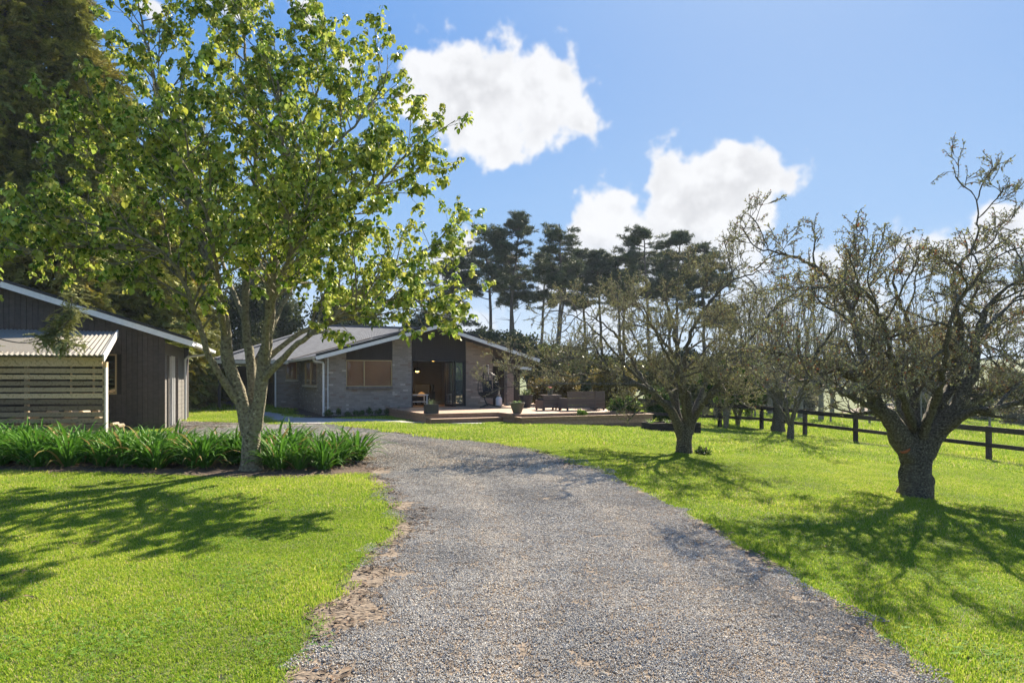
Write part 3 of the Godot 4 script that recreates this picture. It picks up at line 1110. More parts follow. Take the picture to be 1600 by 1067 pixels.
func apple(called: String, label: String, trunk: Array, trunk_r: Array, limbs: Array, levels: Array, sd: int, stub := []) -> void:
	var twigs := []
	for k in 5:
		twigs.append(spur_twig(sd * 10 + k, Color(.22, .195, .145), Color(.48, .47, .31)))
	rng.seed = sd
	var o := thing(called, label, "tree")
	var wood := Geo.new()
	wood.noise = wobble
	wood.gnarl = 0.4
	var line := smooth_line(to_points(trunk), 0.07)
	var rad := []
	for k in line.size():
		var f := float(k) / (line.size() - 1) * (trunk_r.size() - 1)
		var i := mini(int(f), trunk_r.size() - 2)
		rad.append(lerpf(trunk_r[i], trunk_r[i + 1], f - i))
	wood.tube(line, rad, 22)
	put("trunk", wood.mesh(M.apple_bark), o)
	if stub.size():
		var sg := Geo.new()
		var a := Vector3(stub[0][0], stub[0][1], stub[0][2])
		var b := Vector3(stub[1][0], stub[1][1], stub[1][2])
		sg.tube([a, a.lerp(b, .5), b], [.13, .11, .1], 12)
		put("limb_stub", sg.mesh(M.apple_bark), o)
		var cg := Geo.new()
		cg.tube([b - (b - a) * .02, b + (b - a).normalized() * .012], [.088, .084], 14, Color.WHITE, true)
		put("cut_face", cg.mesh(M.cut), o)
	var g := Geo.new()
	g.noise = wobble
	g.gnarl = 0.3
	var tips := []
	for l in limbs:
		var made := limb(g, l[0], l[1], l[2], 10, 0.03, 0.13)
		sprout(g, made[0], made[1], 0, levels, tips)
	put("branches", g.mesh(M.apple_bark), o)
	var where := [[], [], [], [], []]
	for t in tips:
		if t[0].x < 2.6 and t[0].y < 2.6 and rng.randf() < 0.35:
			continue
		var k := rng.randi_range(0, 4)
		var d: Vector3 = (t[1] + rdir() * 0.8 + Vector3.UP * 0.3).normalized()
		where[k].append(Transform3D(toward(d, rr(0, TAU)).scaled(Vector3.ONE * rr(0.6, 1.15)), t[0]))
	for k in 5:
		many("spur_twigs", twigs[k], where[k], [], o)
	print(called, " tips ", tips.size())


func orchard() -> void:
	var levels := [
		{"gap": 0.32, "lo": 0.6, "hi": 1.4, "ang": 58.0, "up": 0.06, "r": 0.042, "rmin": 0.012, "t0": 0.22, "step": 0.1, "wander": 0.3, "lift": 0.0, "sides": 6, "tips": 4, "floor": 1.25},
		{"gap": 0.17, "lo": 0.25, "hi": 0.65, "ang": 60.0, "up": 0.12, "r": 0.016, "rmin": 0.006, "t0": 0.28, "step": 0.1, "wander": 0.3, "lift": 0.05, "sides": 5, "tips": 2, "floor": 1.25},
		{"gap": 0.13, "lo": 0.1, "hi": 0.3, "ang": 58.0, "up": 0.2, "r": 0.009, "rmin": 0.004, "t0": 0.15, "step": 0.08, "wander": 0.26, "lift": 0.08, "sides": 3, "tips": 2, "floor": 1.2},
	]
	apple("apple_tree", "big gnarled bare apple tree with an orange cut limb, right of the drive", [[7.06, -0.5, -11.9], [7.05, -0.36, -11.9], [7.04, -0.04, -11.90], [7.04, 0.29, -11.90], [7.03, 0.57, -11.90], [7.05, 0.8, -11.95]], [.31, .26, .225, .235, .25, .15], [
		[[[7.00, 0.25, -11.90], [6.58, 0.83, -11.70], [6.25, 1.20, -11.60], [6.06, 1.47, -11.50], [5.67, 1.71, -11.30], [5.20, 1.88, -11.10], [4.60, 2.02, -10.90], [3.91, 2.11, -10.70]], .2, .015],
		[[[6.15, 1.3, -11.50], [6.16, 1.80, -11.80], [6.13, 2.25, -12.00], [6.06, 2.95, -12.20], [5.69, 3.55, -12.40], [5.20, 3.93, -12.60], [4.62, 4.11, -12.80]], .095, .012],
		[[[7.03, 0.4, -11.90], [7.14, 1.01, -12.10], [7.24, 1.57, -12.30], [7.29, 2.03, -12.30], [7.21, 2.73, -12.40], [6.95, 3.3, -12.40], [7.12, 3.85, -12.50]], .13, .012],
		[[[7.09, 0.25, -11.90], [7.41, 0.84, -11.80], [7.60, 1.20, -11.70], [7.83, 1.80, -11.60], [7.80, 2.44, -11.40], [7.98, 3.05, -11.20], [8.35, 3.34, -11.00]], .2, .014],
		[[[7.35, 0.72, -11.80], [7.63, 1.12, -11.30], [7.76, 1.21, -10.90], [8.17, 1.38, -10.50], [8.59, 1.59, -10.30]], .11, .014],
		[[[7.55, 1.1, -11.70], [8.58, 1.44, -12.20], [9.45, 1.71, -12.60], [10.56, 2.12, -13.10]], .11, .014],
		[[[7.2, 0.5, -11.90], [7.48, 1.24, -12.00], [7.89, 1.57, -12.20], [8.09, 2.50, -12.30], [8.02, 3.43, -12.40], [8.34, 4.0, -12.40], [8.48, 4.5, -12.40], [8.40, 5.0, -12.40]], .13, .008],
		[[[6.97, 0.8, -11.80], [6.24, 1.59, -11.00], [5.75, 2.18, -10.40], [5.29, 2.71, -9.90], [4.72, 3.03, -9.50]], .09, .012],
		[[[7.08, 0.6, -11.80], [6.84, 1.59, -10.90], [6.50, 2.17, -10.20], [6.43, 2.79, -9.80], [6.77, 3.38, -9.50]], .09, .012],
		[[[7.09, 0.6, -12.05], [7.25, 1.45, -12.90], [7.39, 2.07, -13.60], [7.32, 2.62, -14.20], [6.94, 3.21, -14.80]], .1, .012],
		[[[7.2, 0.6, -12.05], [8.35, 1.69, -13.10], [9.64, 2.47, -13.90], [11.02, 3.20, -14.70]], .1, .012],
		[[[6.25, 1.15, -11.60], [5.36, 1.39, -10.80], [4.68, 1.59, -10.20], [3.96, 1.69, -9.60]], .07, .012],
		[[[7.8, 2.4, -11.4], [8.6, 2.9, -11.9], [9.4, 3.3, -12.3], [10.0, 3.6, -12.6]], .055, .01],
		[[[6.06, 2.9, -12.2], [6.4, 3.3, -12.7], [6.6, 3.7, -13.0]], .045, .01],
	], levels, 41, [[6.95, 0.25, -11.82], [6.74, 0.46, -11.7]])
	var dense := levels.duplicate(true)
	dense[0].gap = 0.4
	dense[0].hi = 1.5
	apple("apple_tree", "mid-sized gnarled apple tree forking low in front of the deck planter", [[4.30, -0.34, -17.0], [4.30, -0.16, -17.0], [4.30, 0.09, -17.00], [4.30, 0.38, -17.00], [4.29, 0.65, -17.00]], [.25, .19, .165, .175, .12], [
		[[[4.26, 0.15, -17.00], [4.01, 0.71, -16.80], [3.80, 0.96, -16.70], [3.32, 1.38, -16.50], [2.81, 1.56, -16.20], [2.24, 1.86, -15.90], [1.54, 2.13, -15.70], [0.73, 2.01, -15.50]], .13, .012],
		[[[2.9, 1.52, -16.25], [2.05, 1.54, -15.60], [1.13, 1.54, -15.10], [0.00, 1.48, -14.70]], .045, .01],
		[[[4.2, 0.45, -17.00], [4.11, 1.20, -17.20], [4.24, 2.17, -17.40], [4.10, 3.16, -17.50], [3.96, 3.9, -17.60], [4.3, 4.3, -17.60]], .12, .01],
		[[[4.37, 0.35, -17.00], [4.33, 1.13, -16.80], [4.14, 1.61, -16.60], [4.28, 2.75, -16.30], [4.71, 3.5, -16.20], [5.05, 4.0, -16.10]], .12, .01],
		[[[4.42, 0.3, -17.00], [4.67, 0.94, -16.90], [5.04, 1.34, -16.80], [5.48, 2.08, -16.70], [6.03, 2.94, -16.70]], .1, .01],
		[[[3.9, 0.85, -16.70], [3.22, 1.76, -17.20], [2.64, 2.84, -17.60], [1.69, 3.54, -18.00]], .075, .01],
		[[[4.24, 0.5, -17.00], [4.05, 1.51, -18.00], [3.56, 2.57, -19.00], [2.97, 3.91, -19.80]], .08, .01],
		[[[4.31, 0.6, -16.95], [3.85, 1.69, -15.80], [3.23, 2.53, -15.00], [2.70, 3.31, -14.40]], .07, .01],
		[[[4.46, 0.6, -17.00], [5.23, 1.85, -18.00], [6.20, 3.1, -18.90], [6.6, 4.0, -19.40]], .08, .01],
		[[[4.5, 0.7, -16.95], [4.9, 1.7, -15.9], [5.3, 2.5, -15.2], [5.8, 3.3, -14.9]], .06, .01],
			[[[3.3, 1.45, -16.5], [2.5, 2.2, -16.3], [1.9, 2.9, -16.4], [1.2, 3.3, -16.6]], .05, .01],
		[[[2.3, 1.8, -15.9], [1.7, 1.75, -16.3], [0.9, 1.7, -16.6], [0.2, 1.75, -16.8]], .035, .01],
		[[[4.2, 2.2, -17.4], [3.5, 3.0, -17.2], [3.1, 3.7, -17.1]], .05, .01],
		[[[4.5, 3.2, -16.3], [5.1, 3.9, -16.0], [5.9, 4.2, -15.9]], .04, .01],
	], dense, 42)
	# two more by the fence
	var sparse := levels.duplicate(true)
	sparse[0].gap = 0.55
	sparse[1].gap = 0.3
	var c := Vector3(11.46, -0.7, -29.4)
	var l3 := []
	rng.seed = 430
	for k in 9:
		var a := TAU * k / 9.0 + rr(-.2, .2)
		var e := Vector3(cos(a), 0, sin(a)) * rr(1.5, 2.6)
		var top := rr(3.2, 6.0)
		l3.append([[[c.x, c.y + 1.3, c.z], [c.x + e.x * .35, c.y + 1.9 + .1 * top, c.z + e.z * .35], [c.x + e.x * .75, c.y + .65 * top, c.z + e.z * .75], [c.x + e.x, c.y + top, c.z + e.z]], .1, .012])
	l3.append([[[c.x - .1, c.y + 1.35, c.z], [c.x - .8, c.y + 2.1, c.z + .3], [c.x - 1.7, c.y + 2.2, c.z + .6], [c.x - 2.6, c.y + 2.35, c.z + .6]], .08, .012])
	apple("apple_tree", "apple tree with a thick single trunk standing against the fence corner", [[c.x, c.y - .15, c.z], [c.x, c.y + .15, c.z], [c.x + .02, c.y + .8, c.z], [c.x + .05, c.y + 1.5, c.z]], [.34, .24, .2, .17], l3, sparse, 43)
	c = Vector3(10.12, -0.6, -24.83)
	l3 = []
	rng.seed = 440
	for k in 8:
		var a := TAU * k / 8.0 + rr(-.2, .2)
		var e := Vector3(cos(a), 0, sin(a)) * rr(1.2, 2.2)
		var top := rr(3.0, 5.2)
		l3.append([[[c.x, c.y + .5, c.z], [c.x + e.x * .3, c.y + 1.5, c.z + e.z * .3], [c.x + e.x * .7, c.y + .6 * top, c.z + e.z * .7], [c.x + e.x, c.y + top, c.z + e.z]], .055, .01])
	apple("apple_tree", "slender young apple tree with a thin vase-shaped trunk near the fence", [[c.x, c.y - .12, c.z], [c.x, c.y + .1, c.z], [c.x + .03, c.y + .4, c.z], [c.x + .03, c.y + .75, c.z]], [.17, .12, .1, .08], l3, sparse, 44)


func needle_tuft(sd: int, blades: int, len: float, wide: float, flat: float, a: Color, b: Color) -> ArrayMesh:
	rng.seed = sd
	var g := Geo.new()
	for k in blades:
		var d := rdir()
		d.y = d.y * flat + 0.12
		var p := rdir() * len * 0.45
		p.y *= flat
		var s := d.cross(rdir()).normalized() * wide
		var e := p + d.normalized() * len * rr(.5, 1.0)
		g.tri(p - s, p + s, e, a.lerp(b, rng.randf()))
	return g.mesh(M.needle, true)


func pines() -> void:
	var tufts := []
	for k in 4:
		tufts.append(needle_tuft(300 + k, 46, 0.6, 0.04, 0.6, Color(.05, .07, .03), Color(.12, .145, .06)))
	# [azimuth of the top as x/z, height, distance, crown half width, where the crown begins, lean, words]
	var list := [
		[-0.042, 17.8, 70.0, 2.5, 0.55, 0.5, "pine at the left end of the row, with a broad crown on a bare trunk"],
		[0.014, 19.3, 72.0, 2.6, 0.58, -1.2, "tallest pine of the row, dense crown over two leaning neighbours"],
		[-0.006, 15.5, 74.0, 1.8, 0.62, 0.6, "slim pine behind the tallest one, its crown lower and narrower"],
		[0.07, 18.2, 70.0, 2.0, 0.62, -0.8, "pine with a small tufted top right of the tallest pine"],
		[0.086, 15.6, 75.0, 2.0, 0.66, -1.5, "leaning pine with side tufts, third trunk of the middle trio"],
		[0.122, 16.6, 76.0, 1.6, 0.7, 0.6, "short-crowned slender pine just left of the middle gap"],
		[0.151, 16.3, 74.0, 1.9, 0.68, 0.4, "slender pine with a flat crown beside the dense dark one"],
		[0.193, 18.6, 72.0, 2.6, 0.6, 0.8, "dense dark round-crowned pine above the mid-sized apple tree"],
		[0.247, 18.5, 72.0, 2.0, 0.6, 0.2, "tall pine with an airy top, right of the dense dark one"],
		[0.283, 17.4, 70.0, 2.0, 0.52, 0.3, "rightmost pine of the row, with its foliage reaching low"],
		[0.102, 17.2, 78.0, 1.9, 0.6, 0.4, "pine in the middle gap, its trunk close to its neighbour"],
		[0.174, 17.4, 79.0, 2.0, 0.62, -0.6, "pine standing just left of the dense dark one, farther back"],
		[0.22, 17.8, 78.0, 2.0, 0.6, 0.7, "pine between the dense dark one and the airy one"],
		[0.306, 15.8, 74.0, 1.8, 0.55, 0.2, "short pine at the very right end, half behind bare branches"],
		[0.048, 16.4, 78.0, 1.8, 0.6, -0.9, "slender pine between the tallest pine and the small-topped one"],
		[-0.083, 14.0, 66.0, 2.4, 0.35, -0.6, "low bushy pine rising behind the brick house roof"],
		[-0.475, 21.0, 52.0, 3.2, 0.4, 0.6, "dark pine seen through the crown of the leafy tree"],
		[-0.36, 17.0, 56.0, 3.0, 0.4, 0.3, "dark spreading pine behind the far end of the house roof"],
	]
	for q in list.size():
		var e: Array = list[q]
		rng.seed = 900 + q
		var x: float = e[0] * e[2]
		var z: float = -e[2]
		var base := on(x + e[5], z, -0.2)
		var o := thing("pine_tree", e[6], "tree", Vector3.ZERO, 0.0, "pines behind the house")
		var g := Geo.new()
		var top := Vector3(x, ground_y(x, z) + e[1] - 0.4, z)
		var m := []
		var bow := rr(-.6, .6)
		for k in 13:
			var f := k / 12.0
			m.append(base.lerp(top, f) + Vector3(sin(f * PI) * bow + rr(-.06, .06), 0, rr(-.06, .06)))
		var rad := []
		for k in 13:
			rad.append(lerpf(0.24, 0.05, k / 12.0))
		g.tube(m, rad, 8)
		put("trunk", g.mesh(M.pine_bark), o)
		var bg := Geo.new()
		var where := [[], [], [], []]
		var tint := [[], [], [], []]
		var n := 24 + int(e[3] * 6.0)
		for k in n:
			var f: float = lerpf(e[4], 0.99, rng.randf())
			var at: Vector3 = m[int(f * 12.0)].lerp(m[mini(int(f * 12.0) + 1, 12)], f * 12.0 - int(f * 12.0))
			var a := rr(0, TAU)
			var inner: float = (f - e[4]) / (1.0 - e[4])
			var wide: float = e[3] * (0.55 + 0.75 * sin(clampf(inner * 0.8 + 0.25, 0, 1) * PI)) * rr(0.5, 1.05) * (1.0 if inner < 0.9 else 0.5)
			var d := Vector3(cos(a), rr(0.15, 0.75), sin(a)).normalized()
			var tip := at + d * wide * Vector3(1, 0.8, 1)
			var bend := at.lerp(tip, 0.55) - Vector3(0, wide * 0.1, 0) + rdir() * 0.15
			bg.tube([at, bend, tip], [.055, .035, .015], 4)
			var pads := rng.randi_range(2, 4)
			for w in pads:
				var cen := bend.lerp(tip, rr(0.3, 1.15)) + rdir() * 0.35
				if w > 0:
					bg.tube([bend, cen], [.025, .012], 3)
				for i in rng.randi_range(3, 5):
					var kk := rng.randi_range(0, 3)
					var off := rdir() * Vector3(.85, .2, .85) * rr(.2, 1.15)
					where[kk].append(Transform3D(Basis(rdir(), rr(-.5, .5)).rotated(Vector3.UP, rr(0, TAU)).scaled(Vector3.ONE * rr(.55, 1.0)), cen + off))
					var v := rr(0.8, 1.25)
					tint[kk].append(Color(v, v, v))
		for k in 9:   # dead snags below the crown
			var f: float = rr(0.3, e[4] + 0.1)
			var at: Vector3 = m[int(f * 12.0)]
			var a := rr(0, TAU)
			var d := Vector3(cos(a), rr(.1, .7), sin(a))
			var l := rr(.5, 1.8)
			bg.tube([at, at + d * l * .5, at + d * l + rdir() * .2], [.03, .02, .008], 3)
		put("branches", bg.mesh(M.pine_bark), o)
		for k in 4:
			many("needles", tufts[k], where[k], tint[k], o)


func spray_plume(sd: int, len: float, a: Color, b: Color) -> ArrayMesh:
	# a drooping plume of scale-leaved conifer foliage: stem along x, side sprigs along it
	rng.seed = sd
	var g := Geo.new()
	for k in 26:
		var f := k / 26.0
		var p := Vector3(f * len, -0.28 * f * f * len, 0)
		for s in [-1.0, 1.0]:
			var l := len * rr(.16, .34) * (1.0 - 0.55 * f)
			var d := Vector3(rr(.4, .9), rr(-.45, .35), s * rr(.4, 1.0)).normalized()
			var w := d.cross(Vector3(rr(-.4, .4), 1, rr(-.4, .4))).normalized() * len * .034
			g.tri(p - w, p + w, p + d * l, a.lerp(b, rng.randf()))
			var e := p + d * l * .55
			var d2 := (d + Vector3(rr(-.7, .7), rr(-.5, .5), rr(-.7, .7))).normalized()
			g.tri(e - w, e + w, e + d2 * l * .5, a.lerp(b, rng.randf()))
	return g.mesh(M.needle, true)


func conifer(label: String, at: Vector3, height: float, radius: float, count: int, plumes: Array, sd: int, rust: float, from := 0.03, plume_size := 1.0) -> void:
	rng.seed = sd
	var o := thing("conifer_tree", label, "tree", at)
	var g := Geo.new()
	g.tube([Vector3(0, -.3, 0), Vector3(0, height * .5, 0), Vector3(0, height * .96, 0)], [radius * .09, radius * .055, .03], 9)
	put("trunk", g.mesh(M.pine_bark), o)
	var bg := Geo.new()
	var where := []
	var tint := []
	for k in plumes.size():
		where.append([])
		tint.append([])
	var nz := FastNoiseLite.new()
	nz.seed = sd
	nz.frequency = 0.16
	nz.fractal_octaves = 3
	for k in count:
		var f := from + (1.0 - from) * (1.0 - sqrt(1.0 - rng.randf() * 0.985))
		var a := rr(0, TAU)
		var y := f * height
		var prof := radius * pow(1.0 - f, 0.72) * (1.0 if f > 0.08 else 0.85)
		var lump := nz.get_noise_3d(cos(a) * radius * 1.3, y * 0.9, sin(a) * radius * 1.3)
		var r := prof * (0.84 + 0.5 * lump) * (1.0 - 0.28 * pow(rng.randf(), 2.0))
		var out := Vector3(cos(a), 0, sin(a))
		var p := out * r + Vector3(0, y, 0)
		var b := Basis(Vector3.UP, -a + rr(-.9, .9)) * Basis(Vector3.BACK, rr(-.7, .5)) * Basis(Vector3.RIGHT, rr(-1, 1))
		var i := rng.randi_range(0, plumes.size() - 1)
		where[i].append(Transform3D(b.scaled(Vector3.ONE * plume_size * rr(.7, 1.3)), p - out * 0.3))
		var tone := nz.get_noise_3d(cos(a) * radius * 2.2 + 40.0, y * 1.6, sin(a) * radius * 2.2)
		var v := rr(.75, 1.2) * (1.0 + 0.5 * tone)
		tint[i].append(Color(v, v, v).lerp(Color(1.5, .88, .7), clampf(rust + tone * 0.7 + rr(-.2, .15), 0.0, 1.0)))
		if k % 30 == 0:
			bg.tube([Vector3(0, y - r * .12, 0), p], [.05, .015], 4)
	put("branches", bg.mesh(M.pine_bark), o)
	for k in plumes.size():
		many("foliage", plumes[k], where[k], tint[k], o)


func conifers() -> void:
	var plumes := []
	for k in 5:
		plumes.append(spray_plume(1000 + k, 0.85, Color(.16, .19, .028), Color(.34, .34, .07)))
	conifer("huge dense olive-brown conifer towering over the dark shed", Vector3(-23.0, 0, -31.0), 27.0, 7.9, 19000, plumes, 51, 0.03, .03, 1.2)
	conifer("second tall olive conifer behind the shed, right of the huge one", Vector3(-17.6, 0, -33.5), 11.5, 3.2, 5200, plumes, 52, 0.2)
	conifer("bushy yellow-olive conifer low behind the shed downpipe", Vector3(-19.0, 0, -39.0), 9.5, 3.2, 3600, plumes, 53, 0.1)
	conifer("conifer filling the gap left of the house porch", Vector3(-22.5, 0, -45.0), 12.5, 4.2, 4200, plumes, 54, 0.15)
	# light-green young conifer whose boughs hang in front of the lean-to roof
	rng.seed = 1100
	var soft := []
	for k in 4:
		soft.append(spray_plume(1010 + k, 0.34, Color(.2, .22, .06), Color(.32, .33, .12)))
	var o := thing("young_conifer", "light green feathery conifer boughs hanging before the lean-to roof", "tree")
	var g := Geo.new()
	g.tube([Vector3(-15.4, -.2, -17.0), Vector3(-15.3, 3.0, -17.0), Vector3(-15.2, 6.5, -17.0)], [.16, .11, .03], 9)
	put("trunk", g.mesh(M.pine_bark), o)
	var bg := Geo.new()
	var boughs := [[[-15.3, 3.3, -17.0], [-13.6, 2.9, -16.9], [-12.2, 2.55, -16.9], [-11.3, 2.75, -16.8], [-10.75, 3.3, -16.8]], [[-11.5, 2.66, -16.8], [-11.0, 2.55, -16.6], [-10.6, 2.5, -16.5]], [[-15.3, 2.6, -17.0], [-13.6, 2.5, -16.6], [-12.6, 2.3, -16.4]], [[-11.3, 2.8, -16.8], [-11.0, 3.4, -17.0], [-11.0, 3.75, -17.0]], [[-15.3, 4.4, -17], [-14.2, 4.3, -16.6], [-13.2, 4.0, -16.4]]]
	var where := [[], [], [], []]
	var tint := [[], [], [], []]
	for b in boughs.size():
		var line := smooth_line(to_points(boughs[b]), 0.12)
		var rad := []
		for k in line.size():
			rad.append(lerpf(.03, .006, float(k) / line.size()))
		bg.tube(line, rad, 5)
		for k in line.size():
			var f := float(k) / line.size()
			if (b == 0 and f < 0.25) or (b == 0 and f > 0.42 and f < 0.72):
				continue
			for j in 9:
				var i := rng.randi_range(0, 3)
				var p: Vector3 = line[k] + rdir() * Vector3(.3, .24, .3) * rr(.2, 1)
				where[i].append(Transform3D((Basis(Vector3.UP, rr(0, TAU)) * Basis(Vector3.BACK, rr(-.9, .6))).scaled(Vector3.ONE * rr(.6, 1.1)), p))
				var v := rr(.8, 1.2)
				tint[i].append(Color(v, v, v))
	put("branches", bg.mesh(M.pine_bark), o)
	for k in 4:
		many("foliage", soft[k], where[k], tint[k], o)


func leaf_ball(sd: int, leaves: int, reach: float, size: float, a: Color, b: Color) -> ArrayMesh:
	rng.seed = sd
	var g := Geo.new()
	for k in leaves:
		var p := rdir() * reach * pow(rng.randf(), 0.5)
		var d := (rdir() + Vector3(0, -.2, 0)).normalized()
		var s := d.cross(rdir()).normalized()
		var l := size * rr(.6, 1.2)
		var c := a.lerp(b, rng.randf())
		g.tri(p, p + d * l * .5 + s * l * .3, p + d * l, c)
		g.tri(p, p + d * l, p + d * l * .5 - s * l * .3, c)
	return g.mesh(M.leaf, true)


func bushy(called: String, label: String, category: String, at: Vector3, height: float, radius: float, stem: float, balls: Array, count: int, sd: int, group := "", tone := Color.WHITE) -> void:
	rng.seed = sd
	var o := thing(called, label, category, at, 0.0, group)
	var g := Geo.new()
	var tops := []
	var lobes := rng.randi_range(5, 8)
	var mid := Vector3(0, stem + (height - stem) * .5, 0)
	for k in lobes:
		var d := rdir()
		var c := mid + d * Vector3(radius, (height - stem) * .5, radius) * 0.55
		tops.append([c, rr(.38, .62)])
		g.tube([Vector3(0, -.15, 0), Vector3(d.x * .1, maxf(stem, .2), d.z * .1), c], [radius * .07, radius * .05, radius * .015], 6)
	put("trunk" if category == "tree" else "stem", g.mesh(M.bark), o)
	var where := []
	var tint := []
	for k in balls.size():
		where.append([])
		tint.append([])
	for k in count:
		var t: Array = tops[rng.randi_range(0, lobes - 1)]
		var d := rdir()
		var p: Vector3 = t[0] + d * Vector3(radius, (height - stem) * .5, radius) * float(t[1]) * pow(rng.randf(), 0.4)
		if p.y < height * 0.06:
			p.y = rr(.03, .15) * height
		var i := rng.randi_range(0, balls.size() - 1)
		where[i].append(Transform3D(Basis(rdir(), rr(0, TAU)).scaled(Vector3.ONE * rr(.7, 1.25)), p))
		var v := rr(.75, 1.25)
		tint[i].append(Color(v * tone.r, v * tone.g, v * tone.b))
	for k in balls.size():
		many("foliage", balls[k], where[k], tint[k], o)


func bare_tree(label: String, at: Vector3, height: float, radius: float, stems: int, sd: int, group: String) -> void:
	rng.seed = sd
	var o := thing("bare_tree", label, "tree", at, 0.0, group)
	var g := Geo.new()
	g.tube([Vector3(0, -.2, 0), Vector3(0, height * .3, 0), Vector3(0, height * .45, 0)], [.2, .14, .06], 7)
	put("trunk", g.mesh(M.bare_bark), o)
	var bg := Geo.new()
	var levels := [
		{"gap": .6, "lo": 1.0, "hi": 2.2, "ang": 30.0, "up": .5, "r": .03, "rmin": .012, "t0": .2, "step": .5, "wander": .14, "lift": .14, "sides": 3, "tips": 0},
		{"gap": .34, "lo": .5, "hi": 1.2, "ang": 32.0, "up": .5, "r": .014, "rmin": .008, "t0": .15, "step": .4, "wander": .16, "lift": .14, "sides": 3, "tips": 0},
	]
	var tips := []
	for k in stems:
		var a := TAU * k / stems + rr(-.3, .3)
		var d := Vector3(cos(a), 0, sin(a)) * radius * rr(.5, 1.0)
		var y := height * rr(.12, .4)
		var line := smooth_line([Vector3(0, y, 0), Vector3(d.x * .6, y + height * .18, d.z * .6), Vector3(d.x, height * rr(.75, 1.0), d.z)], .5)
		var rad := []
		for i in line.size():
			rad.append(lerpf(.07, .014, float(i) / line.size()))
		bg.tube(line, rad, 4)
		sprout(bg, line, rad, 0, levels, tips)
	put("branches", bg.mesh(M.bare_bark), o)


